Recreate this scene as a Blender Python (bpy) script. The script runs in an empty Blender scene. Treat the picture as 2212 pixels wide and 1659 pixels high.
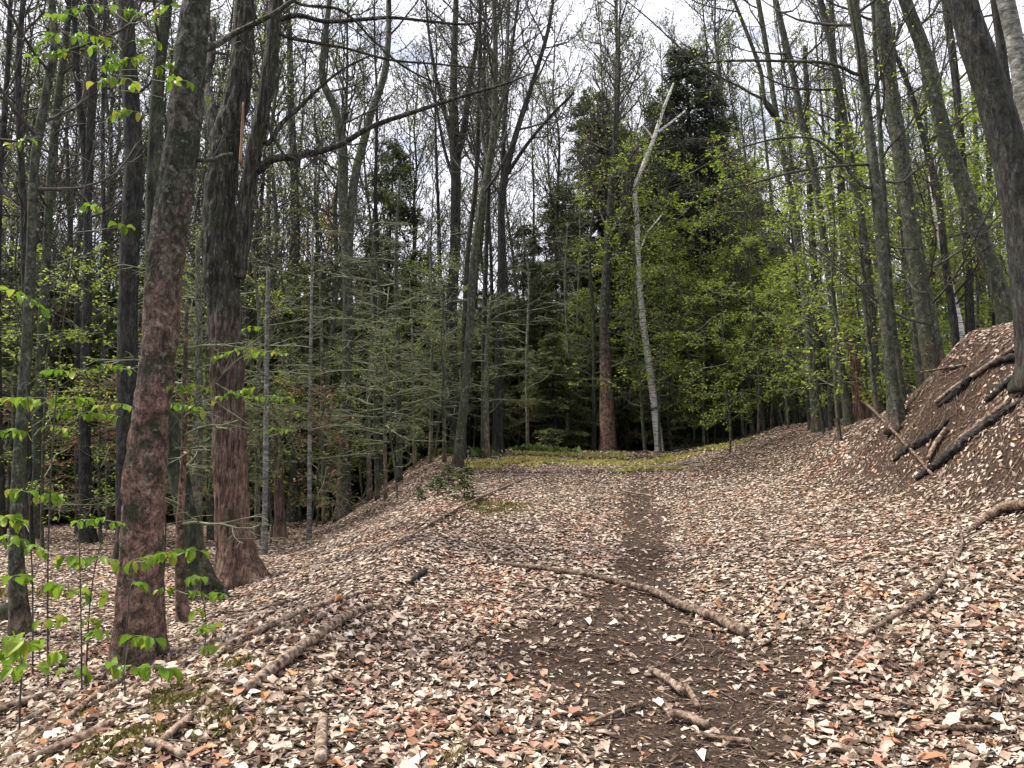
import bpy, math, random
import numpy as np
from mathutils import Vector, Matrix

random.seed(7)
RNG = np.random.default_rng(11)
SC = bpy.context.scene
COL = SC.collection

# ------------------------------------------------------------------ camera
CAM = np.array([0.0, 0.0, 1.55])
PITCH = math.radians(8.0)
FPX = 1659.0                      # focal length in pixels of a 2212 x 1659 picture
cd = bpy.data.cameras.new('camera')
cd.sensor_width = 36.0
cd.lens = 27.0
cd.clip_start = 0.05
cd.clip_end = 3000.0
cam = bpy.data.objects.new('camera', cd)
cam.location = CAM
cam.rotation_euler = (math.radians(90) + PITCH, 0, 0)
COL.objects.link(cam)
SC.camera = cam

# ------------------------------------------------------------------ sky and sun
SUN_EL, SUN_AZ = math.radians(62), math.radians(280)     # azimuth clockwise from +Y: high, to the left
w = bpy.data.worlds.new('World')
SC.world = w
w.use_nodes = True
wn, wl = w.node_tree.nodes, w.node_tree.links
for n in list(wn):
    wn.remove(n)
wo = wn.new('ShaderNodeOutputWorld')
bg = wn.new('ShaderNodeBackground')
sky = wn.new('ShaderNodeTexSky')
sky.sky_type = 'NISHITA'
sky.sun_disc = False
sky.sun_elevation = SUN_EL
sky.sun_rotation = SUN_AZ
tc = wn.new('ShaderNodeTexCoord')
mp = wn.new('ShaderNodeMapping')
mp.inputs['Scale'].default_value = (1.0, 1.0, 1.7)
nz = wn.new('ShaderNodeTexNoise')
nz.inputs['Scale'].default_value = 5.5
nz.inputs['Detail'].default_value = 8
nz.inputs['Roughness'].default_value = 0.6
cr = wn.new('ShaderNodeValToRGB')
cr.color_ramp.elements[0].position = 0.32
cr.color_ramp.elements[1].position = 0.47
cr.color_ramp.elements[0].color = (0.5, 0.5, 0.5, 1)
mx = wn.new('ShaderNodeMix')
mx.data_type = 'RGBA'
mx.inputs['B'].default_value = (7.4, 7.4, 8.2, 1)      # bright cloud
wl.new(tc.outputs['Generated'], mp.inputs['Vector'])
wl.new(mp.outputs['Vector'], nz.inputs['Vector'])
wl.new(nz.outputs['Fac'], cr.inputs['Fac'])
wl.new(cr.outputs['Color'], mx.inputs['Factor'])
wl.new(sky.outputs['Color'], mx.inputs['A'])
wl.new(mx.outputs['Result'], bg.inputs['Color'])
bg.inputs['Strength'].default_value = 0.1
wl.new(bg.outputs['Background'], wo.inputs['Surface'])

sl = bpy.data.lights.new('sun', 'SUN')
sl.energy = 4.0
sl.angle = math.radians(7)
sl.color = (1.0, 0.93, 0.83)
sun = bpy.data.objects.new('sun', sl)
sd = Vector((math.sin(SUN_AZ) * math.cos(SUN_EL), math.cos(SUN_AZ) * math.cos(SUN_EL), math.sin(SUN_EL)))
sun.rotation_euler = sd.to_track_quat('Z', 'Y').to_euler()
sun.location = (0, 0, 40)
COL.objects.link(sun)

vs = SC.view_settings
vs.view_transform = 'Standard'
vs.look = 'None'
vs.exposure = 1.0
vs.gamma = 1.0
vs.use_curve_mapping = False
SC.cycles.max_bounces = 4
SC.cycles.diffuse_bounces = 2
SC.cycles.glossy_bounces = 1
SC.cycles.transmission_bounces = 2
SC.cycles.transparent_max_bounces = 4
SC.cycles.caustics_reflective = False
SC.cycles.caustics_refractive = False
SC.cycles.use_adaptive_sampling = True
SC.cycles.adaptive_threshold = 0.02
SC.render.use_persistent_data = False

# ------------------------------------------------------------------ noise
def _hash(ix, iy, iz, s):
    h = (ix * 374761393 + iy * 668265263 + iz * 1274126177 + s * 974634777) & 0xFFFFFFFF
    h = ((h ^ (h >> 13)) * 1274126177) & 0xFFFFFFFF
    h = h ^ (h >> 16)
    return (h & 0xFFFFFF) / float(0xFFFFFF)


def vnoise(p, s=0):
    """value noise in 0..1 at points p (n,3)"""
    p = np.asarray(p, float)
    i = np.floor(p).astype(np.int64)
    f = p - i
    f = f * f * (3 - 2 * f)
    out = 0
    for dx in (0, 1):
        for dy in (0, 1):
            for dz in (0, 1):
                wgt = (f[:, 0] if dx else 1 - f[:, 0]) * (f[:, 1] if dy else 1 - f[:, 1]) * (f[:, 2] if dz else 1 - f[:, 2])
                out = out + wgt * _hash(i[:, 0] + dx, i[:, 1] + dy, i[:, 2] + dz, s)
    return out


def n2(x, y, k, s):
    x = np.asarray(x, float)
    y = np.asarray(y, float)
    sh = x.shape
    return (vnoise(np.stack([x.ravel() * k, y.ravel() * k, np.zeros(x.size)], 1), s) - 0.5).reshape(sh)


# ------------------------------------------------------------------ terrain
def sstep(t):
    t = np.clip(t, 0, 1)
    return t * t * (3 - 2 * t)


def ztrail(y):
    return np.interp(y, [-60, 0, 4.6, 16, 20, 23, 25.5, 29, 45, 100, 700], [-5, -0.5, 0.0, 1.66, 2.22, 2.62, 2.86, 2.88, 3.2, 9, 30])


def zleft(y):
    return np.interp(y, [-60, 0, 5, 7, 8, 10, 12, 14, 20, 35, 60, 120, 700], [-3, -0.9, -0.45, -0.2, -0.02, 0.26, 0.42, 0.5, 0.55, 0.6, 3.2, 10.0, 30])


def xshould(y):
    return np.interp(y, [-60, 0, 4, 5.5, 8, 11, 14, 18, 22, 27, 34, 50, 700], [-4, -2.6, -2.2, -1.95, -1.4, -1.1, -1.1, -1.5, -1.9, -2.1, -3, -6, -6])


def xtoe(y):
    return np.interp(y, [-60, 0, 8, 12, 18, 25, 40], [2, 2, 2.0, 2.5, 3.4, 5.0, 7.0])


def bankh(y):
    return np.interp(y, [-10, 0, 6, 9, 12, 13.5, 15, 16, 18, 20, 25], [.6, .9, 1.6, 2.2, 2.3, 1.5, 1.0, 0.75, 0.4, 0.2, 0.0])


def terrain(x, y):
    x = np.asarray(x, float)
    y = np.asarray(y, float)
    zt, zl = ztrail(y), zleft(y)
    wdt = np.interp(y, [0, 8, 14, 22], [2.2, 2.5, 3.2, 4.0])
    s = sstep((xshould(y) - x) / wdt)
    z = zt * (1 - s) + zl * s
    u = x - xtoe(y)
    z = z + 0.17 * np.clip(u, 0, 3.5)
    z = z + bankh(y) * sstep((x - 5.3) / 2.1)
    z = z + 0.13 * np.clip(x - 7, 0, 30) + 0.24 * np.clip(x - 7.2, 0, 5) * sstep((17 - y) / 4)
    # a low lip of pushed-up earth along the shoulder
    z = z + 0.10 * np.exp(-((x - xshould(y)) / 0.45) ** 2) * np.clip((y - 3) / 4, 0, 1)
    # sunken wheel track
    z = z - 0.05 * np.exp(-((x - trackx(y)) / 0.4) ** 2) * ((y > 3) & (y < 18))
    bk = np.exp(-((x - 6.4) / 0.9) ** 2) * sstep((y - 6) / 2) * sstep((14.5 - y) / 2)
    z = z + bk * (0.45 * n2(x, y, 1.3, 31) + 0.25 * n2(x, y, 3.3, 32))
    z = z + 0.16 * n2(x, y, 0.33, 1) + 0.07 * n2(x, y, 1.1, 2) + 0.03 * n2(x, y, 3.1, 3)
    return z


def trackx(y):
    return np.interp(y, [0, 4.6, 5.6, 6.5, 7.5, 8.5, 11, 14, 17, 22], [0.95, 1.0, 1.2, 1.15, 1.1, 1.4, 1.9, 2.35, 2.7, 2.6])


def ray(px, py):
    r = (px - 1106.0) / FPX
    u = (829.5 - py) / FPX
    return np.array([r, math.cos(PITCH) - u * math.sin(PITCH), math.sin(PITCH) + u * math.cos(PITCH)])


def unproj(px, py, Y):
    d = ray(px, py)
    return CAM + d * (Y / d[1])


_T = np.concatenate([np.arange(2.5, 20, 0.04), np.arange(20, 160, 0.25)])


def set_depth(P, Y):
    """points moved to other distances Y, kept on their sight lines"""
    k = np.asarray(Y) / P[:, 1]
    return CAM + (P - CAM) * k[:, None]


def hit(px, py):
    """where the sight line through a picture point meets the ground"""
    d = ray(px, py)
    q = CAM[None, :] + d[None, :] * _T[:, None]
    g = terrain(q[:, 0], q[:, 1])
    k = np.nonzero(q[:, 2] < g)[0]
    if len(k) == 0:
        return None
    p = q[k[0]].copy()
    p[2] = terrain(p[0:1], p[1:2])[0]
    return p


def project(p):
    """(n,3) -> picture px, py, depth"""
    q = p - CAM
    fw = q[:, 1] * math.cos(PITCH) + q[:, 2] * math.sin(PITCH)
    up = -q[:, 1] * math.sin(PITCH) + q[:, 2] * math.cos(PITCH)
    fw = np.maximum(fw, 1e-3)
    return 1106 + q[:, 0] / fw * FPX, 829.5 - up / fw * FPX, fw


# ------------------------------------------------------------------ materials
def new_mat(name):
    m = bpy.data.materials.new(name)
    m.use_nodes = True
    nt = m.node_tree
    for n in list(nt.nodes):
        nt.nodes.remove(n)
    out = nt.nodes.new('ShaderNodeOutputMaterial')
    b = nt.nodes.new('ShaderNodeBsdfPrincipled')
    b.inputs['Specular IOR Level'].default_value = 0.25
    nt.links.new(b.outputs['BSDF'], out.inputs['Surface'])
    return m, nt, b, out


def nd(nt, typ, **kw):
    n = nt.nodes.new(typ)
    for k, v in kw.items():
        setattr(n, k, v)
    return n


def coords(nt, scale=(1, 1, 1), kind='Object', rand=True):
    t = nd(nt, 'ShaderNodeTexCoord')
    m = nd(nt, 'ShaderNodeMapping')
    m.inputs['Scale'].default_value = scale
    nt.links.new(t.outputs[kind], m.inputs['Vector'])
    if rand:
        oi = nd(nt, 'ShaderNodeObjectInfo')
        c = nd(nt, 'ShaderNodeMath', operation='MULTIPLY')
        c.inputs[1].default_value = 37.0
        nt.links.new(oi.outputs['Random'], c.inputs[0])
        nt.links.new(c.outputs[0], m.inputs['Location'])
    return m.outputs['Vector']


def noise(nt, vec, scale, detail=4, rough=0.55, dist=0.0):
    n = nd(nt, 'ShaderNodeTexNoise')
    n.inputs['Scale'].default_value = scale
    n.inputs['Detail'].default_value = detail
    n.inputs['Roughness'].default_value = rough
    n.inputs['Distortion'].default_value = dist
    nt.links.new(vec, n.inputs['Vector'])
    return n.outputs['Fac']


def ramp(nt, fac, stops, interp='LINEAR'):
    r = nd(nt, 'ShaderNodeValToRGB')
    r.color_ramp.interpolation = interp
    el = r.color_ramp.elements
    while len(el) < len(stops):
        el.new(0.5)
    for e, (p, c) in zip(el, stops):
        e.position = p
        e.color = (*c, 1) if isinstance(c, (tuple, list)) else (c, c, c, 1)
    nt.links.new(fac, r.inputs['Fac'])
    return r.outputs['Color']


def mix(nt, fac, a, b, blend='MIX'):
    m = nd(nt, 'ShaderNodeMix', data_type='RGBA', blend_type=blend)
    for sock, v in (('Factor', fac), ('A', a), ('B', b)):
        if isinstance(v, (int, float)):
            m.inputs[sock].default_value = v
        elif isinstance(v, tuple):
            m.inputs[sock].default_value = (*v, 1)
        else:
            nt.links.new(v, m.inputs[sock])
    return m.outputs['Result']


def math_(nt, op, a, b=0.0):
    m = nd(nt, 'ShaderNodeMath', operation=op)
    for i, v in enumerate((a, b)):
        if isinstance(v, (int, float)):
            m.inputs[i].default_value = v
        else:
            nt.links.new(v, m.inputs[i])
    return m.outputs[0]


def bump(nt, b, h, strength, dist=0.02):
    n = nd(nt, 'ShaderNodeBump')
    n.inputs['Strength'].default_value = strength
    n.inputs['Distance'].default_value = dist
    nt.links.new(h, n.inputs['Height'])
    nt.links.new(n.outputs['Normal'], b.inputs['Normal'])


def bark_mat(name, dark, light, brown, moss, vstretch=0.25, scale=9.0, bumps=0.6, moss_amt=0.5, brown_z=(1.5, 4.5), pale=0.0):
    m, nt, b, out = new_mat(name)
    v = coords(nt, (1, 1, vstretch))
    vi = coords(nt, (1, 1, 1))
    f1 = noise(nt, v, scale, 6, 0.65, 0.4)
    f2 = noise(nt, v, scale * 4, 4, 0.6)
    f3 = noise(nt, vi, 1.7, 4, 0.6)
    base = ramp(nt, f1, [(0.36, tuple(c * 0.5 for c in dark)), (0.46, dark), (0.56, tuple((a + c) / 2 for a, c in zip(dark, light))), (0.68, tuple(c * 1.25 for c in light))])
    brn = ramp(nt, f1, [(0.36, tuple(c * 0.22 for c in brown)), (0.46, tuple(c * 0.65 for c in brown)), (0.56, tuple(c * 1.1 for c in brown)), (0.70, tuple(min(1, c * 1.8) for c in brown))])
    # warm brown lower bark passing in ragged patches into grey-green bark higher up
    sep = nd(nt, 'ShaderNodeSeparateXYZ')
    t = nd(nt, 'ShaderNodeTexCoord')
    nt.links.new(t.outputs['Object'], sep.inputs[0])
    zz = math_(nt, 'ADD', sep.outputs['Z'], math_(nt, 'MULTIPLY', f3, 5.0))
    mr = nd(nt, 'ShaderNodeMapRange')
    mr.inputs['From Min'].default_value = brown_z[0] + 2.5
    mr.inputs['From Max'].default_value = brown_z[1] + 2.5
    nt.links.new(zz, mr.inputs['Value'])
    col = mix(nt, mr.outputs['Result'], brn, base)
    mo = ramp(nt, noise(nt, vi, 3.2, 5, 0.65), [(0.5, 0.0), (0.62, 1.0)])
    col = mix(nt, math_(nt, 'MULTIPLY', mo, moss_amt), col, moss)
    if pale:
        li = ramp(nt, noise(nt, vi, 14, 3, 0.5), [(0.62, 0.0), (0.68, 1.0)])
        col = mix(nt, math_(nt, 'MULTIPLY', li, pale), col, (0.42, 0.43, 0.38))
    spk = ramp(nt, f2, [(0.36, 0.35), (0.56, 1.0)])
    col = mix(nt, 0.85, col, spk, 'MULTIPLY')
    nt.links.new(col, b.inputs['Base Color'])
    b.inputs['Roughness'].default_value = 0.9
    bump(nt, b, math_(nt, 'ADD', f1, math_(nt, 'MULTIPLY', f2, 0.4)), bumps, 0.03)
    return m


def flat_mat(name, stops, rough=0.85, scale=6.0, stretch=1.0, bumps=0.3, spec=0.2, rand_obj=0.0):
    m, nt, b, out = new_mat(name)
    v = coords(nt, (1, 1, stretch))
    f = noise(nt, v, scale, 5, 0.6)
    c = ramp(nt, f, stops)
    if rand_obj:
        oi = nd(nt, 'ShaderNodeObjectInfo')
        k = ramp(nt, oi.outputs['Random'], [(0, 1 - rand_obj), (1, 1 + rand_obj)])
        c = mix(nt, 1.0, c, k, 'MULTIPLY')
    nt.links.new(c, b.inputs['Base Color'])
    b.inputs['Roughness'].default_value = rough
    b.inputs['Specular IOR Level'].default_value = spec
    if bumps:
        bump(nt, b, f, bumps, 0.02)
    return m


def leaf_mat(name, stops, trans=0.45, src='island', rough=0.55, patch=None, veins=False):
    m, nt, b, out = new_mat(name)
    if src == 'island':
        r = nd(nt, 'ShaderNodeNewGeometry').outputs['Random Per Island']
    else:
        r = nd(nt, 'ShaderNodeObjectInfo').outputs['Random']
    c = ramp(nt, r, stops)
    if patch:
        v = coords(nt, (1, 1, 1), 'Object', rand=False)
        f = noise(nt, v, patch[0], 3, 0.6)
        c = mix(nt, ramp(nt, f, [(patch[1], 0.0), (patch[1] + 0.12, 1.0)]), c, ramp(nt, r, patch[2]))
    v2 = coords(nt, (1, 1, 1), 'Object', rand=False)
    f2 = ramp(nt, noise(nt, v2, 60 if src == 'island' else 30, 3, 0.6), [(0.3, 0.62), (0.65, 1.08)])
    c = mix(nt, 1.0, c, f2, 'MULTIPLY')
    nt.links.new(c, b.inputs['Base Color'])
    b.inputs['Roughness'].default_value = rough
    if trans:
        tr = nd(nt, 'ShaderNodeBsdfTranslucent')
        nt.links.new(c, tr.inputs['Color'])
        ms = nd(nt, 'ShaderNodeMixShader')
        ms.inputs['Fac'].default_value = trans
        nt.links.new(b.outputs['BSDF'], ms.inputs[1])
        nt.links.new(tr.outputs['BSDF'], ms.inputs[2])
        nt.links.new(ms.outputs['Shader'], out.inputs['Surface'])
    return m


M = {}
BROWN = (0.2, 0.126, 0.096)
M['bark_beech'] = bark_mat('bark_smooth', (0.035, 0.038, 0.027), (0.12, 0.122, 0.092), BROWN, (0.024, 0.033, 0.014), 0.75, 15, 1.0, 0.9, (1.6, 5.0), 0.3)
M['bark_furrow'] = bark_mat('bark_furrowed', (0.028, 0.028, 0.022), (0.12, 0.115, 0.095), (0.2, 0.124, 0.092), (0.03, 0.038, 0.018), 0.14, 26, 1.0, 0.6, (1.2, 4.2), 0.15)
M['bark_dark'] = bark_mat('bark_dark', (0.022, 0.022, 0.020), (0.07, 0.068, 0.06), (0.085, 0.06, 0.046), (0.04, 0.05, 0.024), 0.3, 18, 0.9, 0.4, (-0.8, 0.8))
M['bark_grey'] = bark_mat('bark_grey_green', (0.045, 0.05, 0.034), (0.115, 0.122, 0.085), (0.12, 0.085, 0.062), (0.05, 0.066, 0.028), 0.6, 14, 0.7, 0.7, (-0.6, 0.8), 0.25)
M['bark_mossy'] = bark_mat('bark_mossy', (0.025, 0.03, 0.018), (0.08, 0.088, 0.055), (0.07, 0.058, 0.04), (0.03, 0.045, 0.018), 0.3, 12, 0.9, 0.8, (-0.5, 1.0), 0.25)
M['bark_pale'] = bark_mat('bark_pale_grey', (0.13, 0.13, 0.115), (0.3, 0.3, 0.27), (0.2, 0.17, 0.13), (0.12, 0.13, 0.085), 2.5, 5, 0.4, 0.3, (-2, 0), 0.3)
M['bark_pole'] = bark_mat('bark_pole', (0.085, 0.092, 0.062), (0.21, 0.22, 0.165), (0.2, 0.125, 0.092), (0.08, 0.1, 0.045), 0.6, 12, 0.5, 0.5, (-0.3, 1.4), 0.3)
M['twig'] = flat_mat('twig_bark', [(0.3, (0.03, 0.028, 0.025)), (0.7, (0.085, 0.08, 0.07))], bumps=0)
M['twig_pale'] = flat_mat('pale_twig_bark', [(0.3, (0.085, 0.095, 0.055)), (0.7, (0.22, 0.24, 0.15))], bumps=0)
M['deadwood'] = flat_mat('dead_wood', [(0.36, (0.03, 0.02, 0.014)), (0.46, (0.11, 0.075, 0.053)), (0.56, (0.2, 0.145, 0.108)), (0.68, (0.36, 0.28, 0.22))], scale=22, bumps=1.0, rand_obj=0.25)
M['deadwood_pale'] = flat_mat('pale_dead_wood', [(0.36, (0.03, 0.02, 0.014)), (0.45, (0.13, 0.092, 0.066)), (0.55, (0.25, 0.19, 0.145)), (0.68, (0.42, 0.34, 0.275))], scale=24, bumps=1.0, rand_obj=0.15)
M['peeled'] = flat_mat('peeled_wood', [(0.35, (0.12, 0.07, 0.045)), (0.65, (0.3, 0.185, 0.125))], scale=8, stretch=0.2)
M['rotten'] = flat_mat('rotten_wood', [(0.36, (0.006, 0.006, 0.006)), (0.5, (0.022, 0.02, 0.018)), (0.62, (0.06, 0.05, 0.043)), (0.72, (0.14, 0.115, 0.095))], scale=20, bumps=1.0)
M['moss'] = leaf_mat('moss_green', [(0, (0.07, 0.068, 0.02)), (0.6, (0.16, 0.145, 0.038)), (1, (0.27, 0.22, 0.07))], 0.2)
M['fern'] = leaf_mat('undergrowth_green', [(0, (0.05, 0.085, 0.025)), (0.6, (0.09, 0.15, 0.04)), (1, (0.17, 0.22, 0.07))], 0.35)
M['yellow_herb'] = leaf_mat('yellow_herb', [(0, (0.28, 0.27, 0.06)), (0.6, (0.45, 0.42, 0.12)), (1, (0.62, 0.56, 0.28))], 0.35)
M['needles'] = leaf_mat('hemlock_needles', [(0, (0.06, 0.08, 0.032)), (0.5, (0.105, 0.135, 0.052)), (0.85, (0.16, 0.19, 0.075)), (1, (0.22, 0.24, 0.10))], 0.38)
M['needles_dark'] = leaf_mat('dark_spruce_needles', [(0, (0.04, 0.05, 0.038)), (0.6, (0.08, 0.095, 0.066)), (1, (0.14, 0.155, 0.095))], 0.3)
M['leaf_green'] = leaf_mat('spring_leaf', [(0, (0.16, 0.24, 0.03)), (0.5, (0.28, 0.38, 0.05)), (0.9, (0.40, 0.47, 0.08)), (1, (0.42, 0.36, 0.08))], 0.55)
M['leaf_far'] = leaf_mat('far_spring_leaf', [(0, (0.13, 0.18, 0.045)), (0.5, (0.24, 0.30, 0.08)), (1, (0.36, 0.40, 0.13))], 0.5)
M['leaf_yellow'] = leaf_mat('yellow_spring_leaf', [(0, (0.34, 0.25, 0.04)), (0.6, (0.5, 0.38, 0.07)), (1, (0.55, 0.33, 0.1))], 0.5)
M['leaf_rusty'] = leaf_mat('rusty_dead_leaf', [(0, (0.16, 0.07, 0.045)), (0.6, (0.28, 0.13, 0.08)), (1, (0.38, 0.22, 0.13))], 0.4)
M['bud'] = leaf_mat('opening_bud', [(0, (0.045, 0.05, 0.025)), (0.6, (0.09, 0.10, 0.04)), (1, (0.16, 0.19, 0.06))], 0.3)
M['leaf_near'] = leaf_mat('young_beech_leaf', [(0, (0.13, 0.25, 0.02)), (0.5, (0.19, 0.33, 0.03)), (0.85, (0.28, 0.40, 0.045)), (1, (0.40, 0.38, 0.06))], 0.45, 'object', 0.45)
TAN = [(0, (0.08, 0.053, 0.036)), (0.18, (0.17, 0.118, 0.083)), (0.36, (0.36, 0.268, 0.198)), (0.6, (0.54, 0.43, 0.337)), (0.85, (0.67, 0.565, 0.46)), (0.95, (0.80, 0.72, 0.62)), (0.975, (0.43, 0.18, 0.12)), (1, (0.56, 0.29, 0.11))]
RED = [(0, (0.10, 0.05, 0.035)), (0.2, (0.28, 0.13, 0.09)), (0.42, (0.48, 0.25, 0.17)), (0.62, (0.56, 0.41, 0.31)), (0.85, (0.67, 0.56, 0.45)), (1, (0.60, 0.32, 0.13))]
M['litter'] = leaf_mat('dry_leaf_litter', TAN, 0.2, 'island', 0.7, (1.3, 0.545, RED))
M['litter_big'] = leaf_mat('dry_fallen_leaf', [(0, (0.30, 0.15, 0.10)), (0.15, (0.50, 0.26, 0.14)), (0.3, (0.40, 0.20, 0.15)), (0.45, (0.56, 0.43, 0.33)), (0.75, (0.68, 0.57, 0.47)), (1, (0.78, 0.70, 0.62))], 0.25, 'object', 0.65)
M['litter_old'] = leaf_mat('decayed_leaf', [(0, (0.045, 0.03, 0.02)), (0.4, (0.12, 0.08, 0.056)), (0.75, (0.22, 0.15, 0.108)), (0.93, (0.36, 0.26, 0.195)), (1, (0.36, 0.16, 0.10))], 0.05, 'island', 0.85)
M['debris'] = leaf_mat('brown_debris', [(0, (0.02, 0.013, 0.009)), (0.5, (0.075, 0.047, 0.032)), (0.82, (0.17, 0.115, 0.08)), (0.9, (0.4, 0.31, 0.24)), (1, (0.6, 0.5, 0.4))], 0.0, 'island', 0.9)

# birch bark: white with dark cross marks
m, nt, b, out = new_mat('bark_birch')
v = coords(nt, (1, 1, 9))
f = noise(nt, v, 4.0, 4, 0.6)
v1 = coords(nt, (1, 1, 1))
c = ramp(nt, f, [(0.40, (0.05, 0.045, 0.04)), (0.47, (0.50, 0.48, 0.44)), (0.7, (0.74, 0.73, 0.70))])
c = mix(nt, ramp(nt, noise(nt, v1, 2.4, 4), [(0.62, 0.0), (0.68, 0.7)]), c, (0.09, 0.085, 0.07))
nt.links.new(c, b.inputs['Base Color'])
b.inputs['Roughness'].default_value = 0.7
bump(nt, b, f, 0.3)
M['bark_birch'] = m

# forest soil under the litter
m, nt, b, out = new_mat('forest_soil')
v = coords(nt, (1, 1, 1), 'Object', rand=False)
f = noise(nt, v, 3.0, 8, 0.7)
fa = noise(nt, v, 26.0, 6, 0.7)
c = ramp(nt, fa, [(0.36, (0.012, 0.008, 0.006)), (0.5, (0.045, 0.029, 0.02)), (0.62, (0.10, 0.067, 0.048)), (0.72, (0.26, 0.19, 0.145))])
c = mix(nt, ramp(nt, f, [(0.4, 0.0), (0.65, 0.4)]), c, (0.05, 0.03, 0.02))
nt.links.new(c, b.inputs['Base Color'])
b.inputs['Roughness'].default_value = 0.95
bump(nt, b, math_(nt, 'ADD', fa, f), 0.9, 0.04)
M['soil'] = m


# ------------------------------------------------------------------ mesh helpers
def mesh_np(name, V, F, mat, smooth=False):
    """V (n,3), F (m,k) with k = 3 or 4"""
    me = bpy.data.meshes.new(name)
    V = np.ascontiguousarray(V, np.float32)
    F = np.ascontiguousarray(F, np.int32)
    nf, k = F.shape
    me.vertices.add(len(V))
    me.vertices.foreach_set('co', V.ravel())
    me.loops.add(nf * k)
    me.loops.foreach_set('vertex_index', F.ravel())
    me.polygons.add(nf)
    me.polygons.foreach_set('loop_start', np.arange(nf, dtype=np.int32) * k)
    me.polygons.foreach_set('loop_total', np.full(nf, k, np.int32))
    if smooth:
        me.polygons.foreach_set('use_smooth', np.ones(nf, bool))
    me.update(calc_edges=True)
    me.materials.append(M[mat] if isinstance(mat, str) else mat)
    return me


def tubes(polys, sides=3, cap=False):
    """polys: list of (points (n,3), radii (n,)). Returns V, F of quads for all of them."""
    groups = {}
    for p, r in polys:
        groups.setdefault(len(p), []).append((p, r))
    Vs, Fs, off = [], [], 0
    for n, lst in groups.items():
        P = np.array([a for a, _ in lst], float)
        R = np.array([a for _, a in lst], float)
        T = np.gradient(P, axis=1)
        T /= np.linalg.norm(T, axis=2, keepdims=True) + 1e-9
        avg = P[:, -1] - P[:, 0]
        avg /= np.linalg.norm(avg, axis=1, keepdims=True) + 1e-9
        ref = np.where(np.abs(avg[:, 2:3]) > 0.7, np.array([[1.0, 0.13, 0]]), np.array([[0.0, 0.1, 1.0]]))
        U = np.cross(T, ref[:, None, :])
        U /= np.linalg.norm(U, axis=2, keepdims=True) + 1e-9
        W = np.cross(T, U)
        th = np.arange(sides) * 2 * math.pi / sides
        V = P[:, :, None, :] + (U[:, :, None, :] * np.cos(th)[None, None, :, None] + W[:, :, None, :] * np.sin(th)[None, None, :, None]) * R[:, :, None, None]
        N = len(lst)
        base = (np.arange(N) * n * sides)[:, None, None]
        i = (np.arange(n - 1) * sides)[None, :, None]
        j = np.arange(sides)[None, None, :]
        j2 = (j + 1) % sides
        a = base + i + j
        bq = base + i + j2
        F = np.stack([a, bq, bq + sides, a + sides], -1).reshape(-1, 4) + off
        Vs.append(V.reshape(-1, 3))
        Fs.append(F)
        off += N * n * sides
    if not Vs:
        return np.zeros((0, 3)), np.zeros((0, 4), int)
    return np.concatenate(Vs), np.concatenate(Fs)


def catmull(pts, rad, step):
    pts = np.asarray(pts, float)
    rad = np.asarray(rad, float)
    d = np.concatenate([[0], np.cumsum(np.linalg.norm(np.diff(pts, axis=0), axis=1))])
    L = d[-1]
    n = max(2, int(math.ceil(L / step)) + 1)
    t = np.linspace(0, L, n)
    k = np.clip(np.searchsorted(d, t, side='right') - 1, 0, len(pts) - 2)
    f = (t - d[k]) / np.maximum(d[k + 1] - d[k], 1e-6)
    p1, p2 = pts[k], pts[k + 1]
    m = np.gradient(pts, d, axis=0) if len(pts) > 2 else np.repeat((pts[1:] - pts[:1]) / L, 2, 0)
    h = (d[k + 1] - d[k])[:, None]
    f = f[:, None]
    q = (2 * f**3 - 3 * f**2 + 1) * p1 + (f**3 - 2 * f**2 + f) * h * m[k] + (-2 * f**3 + 3 * f**2) * p2 + (f**3 - f**2) * h * m[k + 1]
    return q, np.interp(t, d, rad)


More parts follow.
